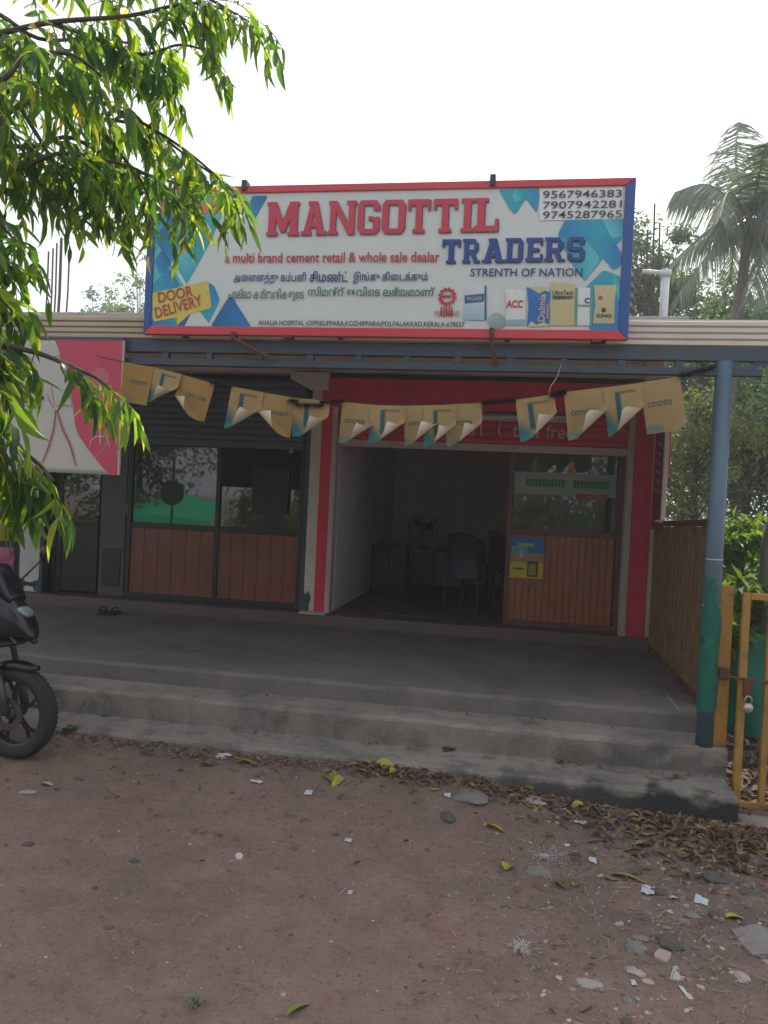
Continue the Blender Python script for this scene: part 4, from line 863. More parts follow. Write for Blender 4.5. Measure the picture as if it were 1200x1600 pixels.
def loft(sec, name, m, par, n=16, ex=2.4):
    b = MB(); vs = []
    for x, zc, hz, hy in sec:
        for k in range(n):
            a = 2 * math.pi * k / n; c, s = math.cos(a), math.sin(a); vs.append((x, hy * math.copysign(abs(c) ** (2 / ex), c), zc + hz * math.copysign(abs(s) ** (2 / ex), s)))
    b.add(vs, [(i * n + k, i * n + (k + 1) % n, (i + 1) * n + (k + 1) % n, (i + 1) * n + k) for i in range(len(sec) - 1) for k in range(n)] + [tuple(range(n)), tuple((len(sec) - 1) * n + k for k in range(n))[::-1]])
    return b.build(name, m, par, smooth=True, local=True)
fn = MB(); vs = []
for i in range(17):
    a = rad(62) + rad(112) * i / 16; R_ = .308 + (.02 if i == 0 else 0)
    for y, d in ((-.062, -.03), (-.05, 0), (0, .012), (.05, 0), (.062, -.03)): wv = .35 if i == 0 else min(1, .55 + i * .12); vs.append(((R_ + d) * math.cos(a), y * wv, MR + (R_ + d) * math.sin(a)))
fn.add(vs, [(i * 5 + j, i * 5 + j + 1, i * 5 + j + 6, i * 5 + j + 5) for i in range(16) for j in range(4)]); o = fn.build('front_fender', gloss, mk, smooth=True, local=True); o.modifiers.new('t', 'SOLIDIFY').thickness = .006
loft([(.125, .748, .006, .01), (.112, .765, .03, .04), (.08, .80, .065, .075), (.03, .835, .10, .10), (-.03, .855, .135, .115), (-.1, .87, .165, .12), (-.18, .89, .18, .12), (-.28, .9, .15, .11)], 'headlight_fairing', gloss, mk, ex=2.0)
loft([(.06, .73, .008, .05), (0, .715, .018, .075), (-.1, .70, .025, .09), (-.2, .69, .03, .09)], 'lower_cowl', mat('matt_black', (.02, .02, .022), .6), mk, ex=2.0)
loft([(.075, .885, .012, .03), (.058, .90, .02, .05), (.03, .915, .022, .055), (.0, .925, .02, .05)], 'headlight', mat('lens', (.2, .24, .26), .12, spec=.8), mk)
loft([(-.02, .98, .03, .07), (-.09, 1.06, .06, .1), (-.16, 1.12, .07, .1), (-.2, 1.15, .02, .08)], 'windscreen', gloss, mk)
MB().tube([(.02, -.09, .76), (.1, -.13, .735)], .008, 8).build('indicator_stalk', gloss, mk, local=True); loft([(.085, .735, .012, .015), (.11, .73, .018, .02), (.13, .728, .01, .012)], 'indicator', gloss, mk)
MB().tube([(-.2, -.36, 1.02), (-.24, -.2, 1.05), (-.22, 0, 1.02), (-.24, .2, 1.05), (-.2, .36, 1.02)], .014, 10).build('handlebar', grey_m, mk, smooth=True, local=True)
for y in (-.3, .3): MB().tube([(-.22, y * .8, 1.05), (-.12, y * 1.1, 1.2)], .007, 6).lathe([(.001, -.012), (.05, -.01), (.055, 0), (.05, .012), (.001, .014)], (-.11, y * 1.15, 1.24), 14, 'X').build('mirror', gloss, mk, smooth=True, local=True)
loft([(-.2, .88, .07, .1), (-.3, .9, .13, .15), (-.45, .92, .14, .17), (-.6, .88, .12, .14), (-.72, .83, .08, .1)], 'fuel_tank', gloss, mk)
loft([(-.68, .82, .05, .1), (-.9, .80, .05, .14), (-1.1, .86, .05, .13), (-1.35, .92, .04, .1), (-1.5, .95, .02, .06)], 'seat', rub, mk)
loft([(-.3, .52, .05, .12), (-.4, .48, .16, .16), (-.65, .46, .18, .17), (-.8, .46, .12, .14)], 'engine', grey_m, mk)
loft([(-1.0, .78, .04, .1), (-1.3, .84, .07, .1), (-1.6, .93, .03, .05)], 'tail', gloss, mk)
MB().tube([(-.35, -.15, .3), (-.7, -.17, .25), (-1.0, -.17, .3), (-1.35, -.18, .42)], [.02, .022, .045, .05], 12).build('exhaust', grey_m, mk, smooth=True, local=True)
MB().bar((-.75, -.09, .4), (-1.33, -.09, MR), .03, .05).bar((-.75, .09, .4), (-1.33, .09, MR), .03, .05).build('swing_arm', black_metal, mk, local=True)
MB().tube([(-.7, .12, .35), (-.75, .3, -.0)], .012, 8).build('kickstand', black_metal, mk, local=True)

# ------------------------------------------------------------------ roof clutter
rebar_m = mat('rebar', (.1, .06, .045), .8, scale=20)
RB = [((70, 495), (76, 393), 9.0, 'leftmost of the rusty rods standing on the roof at the left'), ((78, 495), (83, 388), 9.2, 'second thin rusty rod from the left on the roof'), ((84, 495), (89, 380), 9.0, 'third thin rusty rod from the left on the roof'), ((90, 495), (96, 372), 9.15, 'thick rusty rod, fourth from the left on the roof'), ((102, 495), (109, 385), 9.0, 'rusty rod standing apart on the roof just left of the signboard trees'),
      ((1006, 505), (1012, 360), 9.5, 'shortest rusty rod on the roof right of the signboard'), ((1016, 505), (1023, 318), 9.5, 'tallest rusty rod on the roof right of the signboard'), ((1026, 505), (1031, 348), 9.6, 'rusty rod nearest the white pipe on the roof')]
for (a, c, Y, lab) in RB:
    p, q = PY(*a, Y), PY(*c, Y); p.z = 3.6; tag(MB().tube([p, p.lerp(q, .5) + Vector((.01, 0, 0)), q], .011 if 'thick' not in lab else .018, 6).build('rebar_rod', rebar_m, None), lab, 'rebar', 'rods standing on the roof')
pp = thing('vent_pipe', 'white plastic vent pipe with an elbow rising from the roof', 'pipe', (1.5, 9, 3.6)); p, q = PY(1036, 505, 9), PY(1040, 428, 9); e = PY(1004, 424, 9); p.z = 3.4
pvc = mat('pvc', (.62, .64, .64), .45); MB().tube([p, q], .045, 14).build('pipe', pvc, pp, smooth=True); MB().tube([q + Vector((0, 0, -.03)), q + Vector((0, 0, .04))], .06, 14).build('elbow', pvc, pp, smooth=True); MB().tube([q + Vector((0, 0, .01)), Vector((e.x, 9, e.z))], .025, 10).build('pipe', pvc, pp, smooth=True)
tk = thing('water_tank', 'black ribbed plastic water tank half hidden behind the signboard', 'tank', (.75, 9, 3.6))
pf = [(.001, 3.6), (.42, 3.6)]
for i in range(7): z = 3.64 + i * .11; pf += [(.42, z), (.445, z + .02), (.445, z + .05), (.42, z + .07)]
MB().lathe(pf + [(.4, 4.42), (.2, 4.55), (.15, 4.56), (.001, 4.57)], (.77, 9, 0), 28).build('body', mat('tank_black', (.03, .03, .034), .4), tk, smooth=True); MB().lathe([(.001, 4.6), (.16, 4.6), (.16, 4.56), (.151, 4.56)], (.77, 9, 0), 20).build('lid', MATS['tank_black'], tk)

# ------------------------------------------------------------------ foliage helpers
def leaf_shape(L, W, curl=.25, n=4, droop=.3):
    vs = []; 
    for i in range(n + 1):
        t = i / n; w_ = W * math.sin(math.pi * min(1, t ** .8 * .97 + .03)) ** .8 * (1 - .25 * t); x = L * t; z = -droop * L * t * t
        if i == n: w_ = 0
        vs += [(x, -w_ / 2, z + curl * w_), (x, 0, z), (x, w_ / 2, z + curl * w_)]
    fs = []
    for i in range(n): q = 3 * i; fs += [(q, q + 3, q + 4, q + 1), (q + 1, q + 4, q + 5, q + 2)]
    return [Vector(v) for v in vs], fs
LEAFRAMP = [(0, (.02, .06, .022)), (.45, (.04, .10, .026)), (.8, (.12, .2, .035)), (.96, (.2, .25, .04)), (1, (.36, .28, .06))]
leaf_part = mat('leaf_green', (.05, .11, .025), .42, rnd=LEAFRAMP, trans=.58, tcol=(4.6, 4.0, 1.0), scale=30, var=.3)
leaf_mass = mat('foliage_green', (.05, .11, .025), .42, rnd=LEAFRAMP, island=True, trans=.58, tcol=(4.6, 4.0, 1.0), scale=30, var=.3)
bark = mat('bark', (.085, .065, .05), .9, scale=9, bump=.6, bscale=30)
def frame(d, up):
    x = d.normalized(); y = up.cross(x)
    if y.length < 1e-3: y = Vector((1, 0, 0)).cross(x)
    y.normalize(); z = x.cross(y); return Matrix((x, y, z)).transposed()

# ------------------------------------------------------------------ the near tree overhanging from the left
nt_ = thing('roadside_tree', 'leafy tree with drooping green leaflets hanging into the top left corner', 'tree', (-2.75, 1.9, 0))
tb = (-2.75, 1.9, -.1); b = MB()
b.tube([tb, (-2.7, 1.92, .8), (-2.62, 2.0, 1.7), (-2.5, 2.1, 2.4), (-2.42, 2.2, 3.2), (-2.3, 2.3, 4.2)], [.15, .13, .11, .09, .07, .04], 12)
b.build('trunk', bark, nt_, smooth=True)
def BP(px, py, Y): return PY(px, py, Y)
hub1, hub2, hub3 = Vector((-2.5, 2.1, 2.4)), Vector((-2.42, 2.2, 3.2)), Vector((-2.62, 2.0, 1.7))
BR = [[hub2, BP(-60, 60, 2.2), BP(80, 35, 2.3), BP(200, 25, 2.4), BP(300, 5, 2.55), BP(372, 22, 2.65)],
      [hub2, BP(-60, -70, 2.3), BP(110, -70, 2.4), BP(240, -45, 2.5), BP(330, 0, 2.6), BP(390, 35, 2.7)],
      [hub2, BP(-80, 230, 2.2), BP(30, 165, 2.35), BP(120, 150, 2.5), BP(200, 180, 2.6), BP(290, 235, 2.7), BP(365, 300, 2.8)],
      [BP(30, 165, 2.35), BP(70, 230, 2.4), BP(100, 280, 2.45), BP(150, 320, 2.5)],
      [BP(120, 150, 2.5), BP(180, 230, 2.6), BP(225, 290, 2.65), BP(240, 345, 2.7)],
      [BP(120, 150, 2.5), BP(165, 110, 2.55), BP(230, 105, 2.6), BP(262, 150, 2.65)],
      [hub2, BP(-40, 130, 2.0), BP(40, 90, 2.05), BP(110, 85, 2.1), BP(160, 120, 2.15)],
      [hub1, BP(-70, 330, 2.0), BP(-30, 330, 2.05), BP(0, 350, 2.1), BP(20, 372, 2.1)],
      [hub1, BP(-60, 420, 1.9), BP(-30, 390, 1.95), BP(-4, 410, 2.0), BP(10, 445, 2.0)],
      [hub1, BP(-70, 520, 1.9), BP(0, 538, 1.95), BP(60, 552, 2.0), BP(110, 572, 2.05), BP(150, 590, 2.1), BP(172, 608, 2.1)],
      [hub3, BP(-70, 600, 1.8), BP(-5, 665, 1.85), BP(30, 700, 1.9), BP(62, 726, 1.9), BP(84, 752, 1.9)],
      [hub3, BP(-80, 690, 1.8), BP(-20, 690, 1.8), BP(15, 720, 1.82), BP(30, 755, 1.85)],
      [hub2, BP(-50, 10, 2.6), BP(60, 60, 2.7), BP(140, 60, 2.8), BP(220, 70, 2.85)],
      [hub2, BP(-60, 200, 2.5), BP(40, 230, 2.6), BP(110, 215, 2.7), BP(190, 260, 2.8), BP(270, 285, 2.85), BP(320, 312, 2.9)],
      [hub2, BP(-60, 280, 2.3), BP(20, 255, 2.35), BP(60, 285, 2.4), BP(95, 310, 2.4)],
      [hub2, BP(-50, 150, 2.6), BP(60, 130, 2.7), BP(150, 180, 2.8), BP(230, 200, 2.9), BP(300, 250, 2.95), BP(350, 285, 3.0)],
      [BP(80, 35, 2.3), BP(150, 60, 2.4), BP(220, 85, 2.5), BP(280, 70, 2.6), BP(325, 80, 2.6)],
      [BP(40, 230, 2.6), BP(100, 260, 2.6), BP(150, 280, 2.65), BP(200, 330, 2.7)],
      [BP(20, 270, 2.35), BP(90, 240, 2.4), BP(160, 250, 2.5), BP(215, 265, 2.55), BP(270, 300, 2.6)],
      [hub1, BP(-60, 470, 1.95), BP(-35, 440, 1.95), BP(-12, 460, 2.0), BP(2, 485, 2.0)]]
START = {9: .68, 10: .58, 8: .4}
def catmull(P, k=6):
    out = []
    for i in range(len(P) - 1):
        p0, p1, p2, p3 = P[max(i - 1, 0)], P[i], P[i + 1], P[min(i + 2, len(P) - 1)]
        for j in range(k):
            t = j / k; out.append(.5 * ((2 * p1) + (p2 - p0) * t + (2 * p0 - 5 * p1 + 4 * p2 - p3) * t * t + (3 * p1 - p0 - 3 * p2 + p3) * t ** 3))
    return out + [P[-1]]
rs = random.Random(11); leafs = []; tw = MB()
LV = [leaf_shape(1, w_, c_, 4, d) for w_, c_, d in ((.26, .25, .15), (.32, .45, .35), (.22, .1, .6))]
for bi, P in enumerate(BR):
    pts = catmull(P); r0 = .009 if P[0] in (hub1, hub2, hub3) else .006
    MB().tube(pts, [r0 * (1 - .8 * i / (len(pts) - 1)) + .002 for i in range(len(pts))], 7).build('branch', bark, nt_, smooth=True)
    acc = 0; length = sum((pts[i + 1] - pts[i]).length for i in range(len(pts) - 1)); run = 0
    for i in range(len(pts) - 1):
        seg = pts[i + 1] - pts[i]; run += seg.length; acc += seg.length
        if run < length * START.get(bi, .24): continue
        while acc > .030:
            acc -= .030; base = pts[i] + seg * rs.random()
            hz = Vector((rs.gauss(0, 1), rs.gauss(0, .8), rs.uniform(-.7, .35)))
            d = (seg.normalized() * .9 + hz * .7).normalized(); L = rs.uniform(.12, .24); nl = rs.randint(4, 6)
            R_ = [base]; dd = d.copy()
            for k in range(6): dd = (dd + Vector((0, 0, -.22))).normalized(); R_.append(R_[-1] + dd * L / 6)
            tw.tube(R_, .0016, 4, False)
            for k in range(nl):
                t = .2 + .8 * k / (nl - 1); x_ = t * 6; a = min(5, int(x_)); p = R_[a].lerp(R_[a + 1], x_ - a); tg_ = (R_[a + 1] - R_[a]).normalized(); side = tg_.cross(Vector((0, 0, 1))).normalized() if abs(tg_.z) < .97 else Vector((1, 0, 0))
                for s in ((-1, 1) if k < nl - 1 else (0,)):
                    ld = (tg_ * .55 + side * s * .65 + Vector((rs.gauss(0, .4), rs.gauss(0, .4), -.6 + rs.gauss(0, .45)))).normalized()
                    if rs.random() < .1: continue
                    leafs.append((p, ld, rs.uniform(.05, .115) * (1 if k else .8), rs.randrange(3)))
tag(tw.build('twigs', mat('twig', (.12, .13, .04), .7), nt_), kind='stuff')
def nearness(l): return (l[0] - CAM).length / l[2]
leafs.sort(key=nearness)
def inframe(p):
    v = p - CAM; z = v.dot(FW); return z > .1 and 0 < 600 + F * v.dot(RT) / z < 1200 and 0 < 800 - F * v.dot(UP) / z < 1600
show = [l for l in leafs if inframe(l[0])]; single = show[:300]; ids = set(map(id, single)); rest = [l for l in leafs if id(l) not in ids]
LM = []
for v, f in LV:
    o = MB().add(v, f); o.keepn = True; o = o.build('leaf', leaf_part, None, smooth=True); LM.append(o.data); bpy.data.objects.remove(o)
def leaf_mtx(l):
    m3 = frame(l[1], Vector((rs.gauss(0, .5), rs.gauss(0, .5), 1)).normalized()); return Matrix.Translation(l[0]) @ m3.to_4x4() @ Matrix.Diagonal((l[2], l[2] * rs.uniform(.8, 1.15), l[2], 1))
for l in single: link('leaf', LM[l[3]], nt_, leaf_mtx(l))
fm_ = MB(); fm_.keepn = True
for l in rest:
    M_ = leaf_mtx(l); v, f = LV[l[3]]; fm_.add([M_ @ q for q in v], f)
tag(fm_.build('foliage', leaf_mass, nt_, smooth=True), kind='stuff')

# ------------------------------------------------------------------ trees behind the shop, and across the road
def ramp(c, k=1.5): return [(0, tuple(x * .7 for x in c)), (.6, c), (1, tuple(x * k for x in c))]
def foliage_mat(nm, c, tr=.42): return mat('foliage_' + nm, c, .5, rnd=ramp(c), island=True, trans=tr, tcol=(1.8, 1.8, .8), scale=2)
fol = {'dark': foliage_mat('dark', (.075, .125, .062)), 'mid': foliage_mat('mid', (.095, .155, .06)), 'lime': foliage_mat('lime', (.13, .22, .035), .5), 'olive': foliage_mat('olive', (.12, .15, .06))}
def bgtree(lab, x, y, h, r, fm, nl=5000, ls=.11, cz=None, hz=None, trunk_r=.13, seed=0, clumps=40, group='trees behind the shop', name='tree', z0=0, hole=.0, lean=0):
    rs = random.Random(seed); t = thing(name, lab, 'tree', (x, y, z0), group); cz = cz or h - r; hz = hz or r
    tb_ = MB(); top = Vector((x + lean, y, z0 + h * .8)); pts = [Vector((x, y, z0 - .2)), Vector((x + .1 * r * rs.uniform(-1, 1) + lean * .4, y, z0 + h * .35)), Vector((x + .15 * r * rs.uniform(-1, 1) + lean * .8, y, z0 + h * .6)), top]
    tb_.tube(pts, [trunk_r, trunk_r * .8, trunk_r * .55, trunk_r * .2], 10); tb_.build('trunk', bark, t, smooth=True)
    cl = []; lb = MB()
    for k in range(clumps):
        while 1:
            v = Vector((rs.uniform(-1, 1), rs.uniform(-1, 1), rs.uniform(-1, 1)))
            if .25 < v.length < 1: break
        c = Vector((x + lean + v.x * r, y + v.y * r, z0 + cz + v.z * hz)); cl.append((c, r * rs.uniform(.16, .34)))
        s = pts[2].lerp(top, rs.uniform(-.6, 1)) if rs.random() < .8 else pts[1].lerp(pts[2], rs.random()); mid = s.lerp(c, .55) + Vector((0, 0, -.06 * r)); lb.tube([s, mid, c], [trunk_r * .3, trunk_r * .16, .008], 5, False)
    lb.build('limbs', bark, t, smooth=True)
    b = MB(); b.keepn = True; per = nl // clumps
    for c, cr in cl:
        for k in range(per):
            v = Vector((rs.gauss(0, 1), rs.gauss(0, 1), rs.gauss(0, .8))); p = c + v * cr * .55
            d = Vector((rs.gauss(0, 1), rs.gauss(0, 1), rs.gauss(-.35, .7))).normalized(); m = frame(d, Vector((rs.gauss(0, .6), rs.gauss(0, .6), 1)).normalized()); L = ls * rs.uniform(.6, 1.3)
            q = [m @ Vector(a) * L + p for a in ((0, 0, 0), (.45, -.22, .05), (1, 0, -.12), (.45, .22, .05))]; b.add(q, [(0, 1, 2), (0, 2, 3)])
    b.build('crown', fm, t)
    return t
bgtree('tall dark tree rising over the roof just right of the signboard', 2.75, 18, 8.6, 1.15, fol['dark'], 7000, .14, cz=6.6, hz=2.0, seed=1)
bgtree('broad dark tree with a pale straight trunk behind the blue pole', 4.3, 16.5, 5.6, 2.4, fol['dark'], 11000, .13, cz=3.7, hz=2.1, trunk_r=.16, seed=2, clumps=60)
bgtree('dense mid green tree at the right edge behind the garden gate', 5.9, 16.5, 5.4, 2.3, fol['mid'], 11000, .13, cz=3.0, hz=2.2, seed=3, clumps=60)
bgtree('dark undergrowth tree filling the gap behind the fence', 4.2, 20, 5.2, 3.0, fol['dark'], 9000, .17, cz=2.9, hz=2.8, seed=4, clumps=60)
bgtree('yellow green young tree glowing just past the red side board', 2.45, 11.5, 3.6, .9, fol['olive'], 4500, .085, cz=2.55, hz=1.1, trunk_r=.05, seed=5)
bgtree('dark low tree under the palm fronds above the roof line', 4.0, 19, 7.2, 1.6, fol['dark'], 8000, .16, cz=6.0, hz=1.1, seed=6)
bgtree('mid green tree below the palm trunk above the roof line', 6.4, 24, 7.4, 2.2, fol['mid'], 5000, .2, cz=6.3, hz=1.0, seed=7)
bgtree('small round tree far off above the roof line at the left', -17.3, 30, 9.6, 1.15, fol['mid'], 2200, .2, cz=8.6, hz=1.5, seed=8, clumps=30)
bgtree('thin sparse tree against the sky just left of the signboard', -11.4, 22, 9.0, 1.0, fol['mid'], 700, .16, cz=7.6, hz=1.5, trunk_r=.08, seed=9, clumps=22)
bgtree('leaning dark tree partly outside the right edge of the picture', 6.6, 13, 6.5, 2.6, fol['dark'], 9000, .13, cz=4.0, hz=2.6, seed=10, clumps=50)
# trees across the road, seen mirrored in the glass
for i, (x, y, h, r, k) in enumerate(((-13, -9, 6, 3.2, 'mid'), (-6.5, -11, 7, 3.4, 'lime'), (.5, -10, 6, 3.3, 'mid'), (6.5, -11, 6.5, 3.4, 'olive'), (13, -9, 7, 3.5, 'mid'))):
    bgtree(('first', 'second', 'third', 'fourth', 'fifth')[i] + ' roadside tree from the left in the row across the road', x, y, h, r, fol[k], 6000, .24, cz=h * .5, hz=h * .5, seed=20 + i, clumps=50, group='trees across the road')
for i, (x, y, h, r, k) in enumerate(((-7.6, -7, 1.9, 1.3, 'mid'), (-5.2, -7.3, 2.2, 1.4, 'lime'), (-2.6, -7, 1.8, 1.4, 'mid'), (.2, -7.2, 2.0, 1.5, 'olive'), (3, -7, 2.1, 1.5, 'mid'), (5.6, -7.2, 1.9, 1.4, 'lime'))):
    bgtree(('first', 'second', 'third', 'fourth', 'fifth', 'sixth')[i] + ' bush from the left along the far side of the road', x, y, h, r, fol[k], 2500, .2, cz=h * .5, hz=h * .5, trunk_r=.03, seed=40 + i, clumps=30, group='bushes across the road', name='bush')
# young plants behind the gate
bgtree('bright lime green bush lit by the sun behind the gate', 2.12, 7.6, 1.75, .33, fol['lime'], 1500, .11, cz=1.25, hz=.5, trunk_r=.02, seed=31, clumps=26, group='plants behind the gate', name='bush')
bgtree('pale green leafy shrub rising above the green net behind the gate', 1.95, 6.9, 1.3, .4, fol['lime'], 900, .13, cz=.95, hz=.35, trunk_r=.02, seed=32, clumps=20, group='plants behind the gate', name='bush')
bgtree('dark leafy shrub low behind the yellow gate bars', 2.25, 7.2, 1.2, .45, fol['mid'], 1200, .11, cz=.7, hz=.5, trunk_r=.02, seed=33, clumps=20, group='plants behind the gate', name='bush')
gt = tag(MB().tube([(2.24, 7.0, -.1), (2.19, 7.0, .7), (2.16, 7.0, 1.5), (2.22, 7.0, 1.95), (2.4, 7.05, 2.4)], [.12, .1, .085, .07, .03], 14).build('tree_stump', mat('bark_grey', (.3, .29, .28), .85, scale=10, bump=.4), None, smooth=True), 'smooth grey bare trunk at the right edge behind the gate', 'tree trunk')
# coconut palm
pm = thing('coconut_palm', 'coconut palm with ragged drooping fronds against the white sky at the right', 'palm', (3.5, 14.5, 0))
pt = [Vector((3.5, 14.5, -.2)), PY(1150, 520, 14.5), PY(1160, 440, 14.5), PY(1170, 350, 14.5)]; pt = catmull(pt)
MB().tube(pt, [(.24 - .09 * i / len(pt)) * .5 for i in range(len(pt))], 12).build('trunk', mat('palm_bark', (.16, .14, .12), .9, scale=12, bump=.5), pm, smooth=True)
pc = PY(1171, 342, 14.5); pf_m = mat('palm_leaf', (.16, .2, .14), .35, rnd=ramp((.16, .2, .14), 1.7), island=True, trans=.3, tcol=(1.5, 1.6, 1))
rs = random.Random(5)
FR = [((1150, 260), (1155, 190), .3, .5), ((1110, 290), (1055, 300), .9, 0), ((1120, 350), (1050, 410), .7, .3), ((1130, 370), (1062, 455), .5, -.4), ((1200, 270), (1215, 210), .2, .3), ((1200, 290), (1280, 290), .7, -.4), ((1215, 350), (1270, 420), .6, .4), ((1190, 400), (1165, 470), .8, -.6), ((1185, 280), (1195, 225), .2, -.6), ((1140, 300), (1125, 340), .8, -1.2), ((1205, 310), (1240, 380), .8, -1), ((1150, 370), (1140, 440), .6, .9), ((1200, 380), (1205, 455), .6, .9), ((1170, 290), (1130, 255), .5, 1.0)]
for (a, c, drp, dy) in FR:
    p1, p2 = PY(*a, 14.5 + .72 * dy), PY(*c, 14.5 + 1.6 * dy); sp = catmull([pc, p1, p2], 12); L = sum((sp[i + 1] - sp[i]).length for i in range(len(sp) - 1)); b = MB(); b.keepn = True
    b.tube(sp, [.026 - .022 * i / len(sp) for i in range(len(sp))], 5, False)
    for i in range(3, len(sp) - 1):
        for sub in range(4):
            p = sp[i].lerp(sp[i + 1], sub / 4); tg_ = (sp[i + 1] - sp[i]).normalized(); sd_ = tg_.cross(Vector((0, 0, 1))); sd_ = sd_.normalized() if sd_.length > .1 else Vector((1, 0, 0)); t = i / len(sp)
            for s in (-1, 1):
                if rs.random() < .12: continue
                ll = .78 * math.sin(math.pi * (.15 + .8 * t)) ** .7 * rs.uniform(.75, 1.1); d = (sd_ * s * .7 + tg_ * .6 + Vector((0, 0, -.55 - drp * .6 + rs.gauss(0, .15)))).normalized(); wv = tg_ * .016
                e = p + d * ll * .55; e2 = p + d * ll + Vector((0, 0, -.25 * ll)); b.add([p - wv, p + wv, e + wv * .9, e - wv * .9, e2], [(0, 1, 2, 3), (3, 2, 4)])
    b.build('frond', pf_m, pm)
for k in range(5): a = k * 1.3; MB().lathe([(.001, -.14), (.09, -.1), (.12, 0), (.09, .1), (.001, .13)], (pc.x + .15 * math.cos(a), 14.5 + .15 * math.sin(a), pc.z - .2), 10).build('coconut', mat('coconut_m', (.12, .1, .04), .6), pm, smooth=True)
tag(MB().tube([(1.2, 9.2, 1.52), (2.2, 9, 1.46), (2.8, 8.9, 1.49), (6, 8.6, 1.7)], .012, 5).build('fence_rope', mat('rope', (.25, .2, .14), .8), None), 'pale rope strung across behind the blue pole at the right', 'rope')
# green shade net fence
b = MB(); n = 60; m_ = 14; vs = []
for j in range(m_ + 1):
    for i in range(n + 1):
        u, v = i / n, j / m_; x = 1.42 + 2.2 * u; vs.append((x, 6.6 + .35 * u + (.05 + .05 * v) * math.sin(u * 34 + v * 2 + 2 * math.sin(u * 9)) + .1 * noise.noise(Vector((u * 6, v * 3, 0))), .0 + v * (.82 + .1 * noise.noise(Vector((u * 5, 1, 2))))))
b.add(vs, [(j * (n + 1) + i, j * (n + 1) + i + 1, (j + 1) * (n + 1) + i + 1, (j + 1) * (n + 1) + i) for j in range(m_) for i in range(n)])
nf = thing('net_fence', 'sagging green shade net fence behind the yellow gate', 'fence', (1.5, 6.6, 0)); b.build('netting', net_m, nf, smooth=True)
for x in (1.5, 2.5, 3.5): MB().tube([(x, 6.66 + (x - 1.42) * .16, -.1), (x, 6.66 + (x - 1.42) * .16, .95)], .025, 8).build('stake', bark, nf)
# things across the road that the glass mirrors
stl = thing('roadside_stall', 'stall with a green tarpaulin roof across the road', 'stall', (-10.6, -6.5, 0))
MB().add([(-12.4, -6, .95), (-8.9, -6, .9), (-9.1, -8, 1.35), (-10.6, -8, 1.65), (-12.3, -8, 1.3), (-12.4, -6, .8), (-8.9, -6, .75), (-10.5, -6, 1.0)], [(0, 7, 3, 4), (7, 1, 2, 3), (0, 5, 6, 1, 7)]).build('tarpaulin', mat('tarp_green', (.03, .4, .2), .5), stl)
for x in (-12.3, -9): 
    for y in (-6.05, -7.9): MB().tube([(x, y, -.1), (x, y, 0.9 if y > -7 else 1.3)], .03, 8).build('post', bark, stl)
rsn = thing('road_sign', 'round dark road sign on a thin post across the road', 'road sign', (-8.75, -3, 0)); MB().lathe([(.001, 0), (.33, 0), (.33, .02), (.001, .02)], (-8.75, -3, 1.7), 28, 'Y').build('disc', black_metal, rsn); MB().tube([(-8.75, -3.03, -.1), (-8.75, -3.03, 2.6)], .035, 8).build('post', black_metal, rsn)

# ------------------------------------------------------------------ litter, stones and leaves on the ground
tag(MB().prism([(1.39, 4.0), (4, 4.0), (4, 4.86), (1.375, 4.86)], -.05, .02).build('concrete_apron', concrete, None, bevel=.01), kind='structure')
ap = bpy.data.objects['concrete_apron']
for v in ap.data.vertices: x, y, z = v.co; v.co = (x, z, y - .0 if True else y)
for v in ap.data.vertices: v.co.z = .02 if v.co.z > 0 else -.12
LRAMP = [(0, (.075, .045, .035)), (.4, (.15, .09, .06)), (.75, (.21, .135, .09)), (.93, (.3, .22, .11)), (1, (.32, .27, .06))]
litter_m = mat('leaf_litter', (.2, .12, .07), .8, rnd=LRAMP, island=True, scale=20); 
rs = random.Random(21); lt = MB(); lt.keepn = True
LS = [leaf_shape(1, .38, c, 3, d) for c, d in ((.5, .3), (-.4, -.2), (.2, .6), (.8, .1))]
def drop(b, x, y, L, z=None, tilt=.35, shp=None, up=0):
    z = gz(x, y) if z is None else z; a = rs.uniform(0, 6.28); d = Vector((math.cos(a), math.sin(a), rs.gauss(0, tilt * .35))); m = frame(d, Vector((rs.gauss(0, tilt), rs.gauss(0, tilt), 1)).normalized())
    v, f = shp or rs.choice(LS); b.add([Vector((x, y, z + .008 + up)) + m @ q * L for q in v], f)
def litter(n, f, L=(.03, .08), z=None):
    for _ in range(n):
        x, y = f(); drop(lt, x, y, rs.uniform(*L), None if z is None else z, up=rs.uniform(0, .012))
litter(650, lambda: ((lambda x: (x, 4.67 - abs(rs.gauss(0, .10 + .05 * max(0, x)))))(rs.uniform(-.9, 1.35))))
litter(560, lambda: ((lambda x: (x, 4.63 - abs(rs.gauss(0, .16)) - .0))(1.45 - abs(rs.gauss(0, .45)))), (.04, .10))
litter(240, lambda: (1.05 + rs.gauss(0, .3), 4.25 + rs.gauss(0, .18)), (.035, .09))
litter(420, lambda: ((lambda x: (x, 4.66 - abs(rs.gauss(0, .10))))(rs.uniform(-3, -.8))), (.02, .05))
litter(260, lambda: (rs.uniform(-3, 1.6), 4.6 - abs(rs.gauss(0, .5))), (.02, .05))
litter(120, lambda: (rs.uniform(-2, 1.6), rs.uniform(2.2, 4.4)), (.012, .035))
litter(1500, lambda: (rs.uniform(1.42, 3.5), rs.uniform(4.9, 7.5)), (.06, .13), 0.01)
for _ in range(40): drop(lt, rs.uniform(-2, 1.3), 5.02 - abs(rs.gauss(0, .05)), rs.uniform(.02, .05), .162)
for _ in range(30): drop(lt, rs.uniform(-2, 1.2), 5.33 - abs(rs.gauss(0, .05)), rs.uniform(.02, .04), .339)
tag(lt.build('leaf_litter', litter_m, None), kind='stuff')
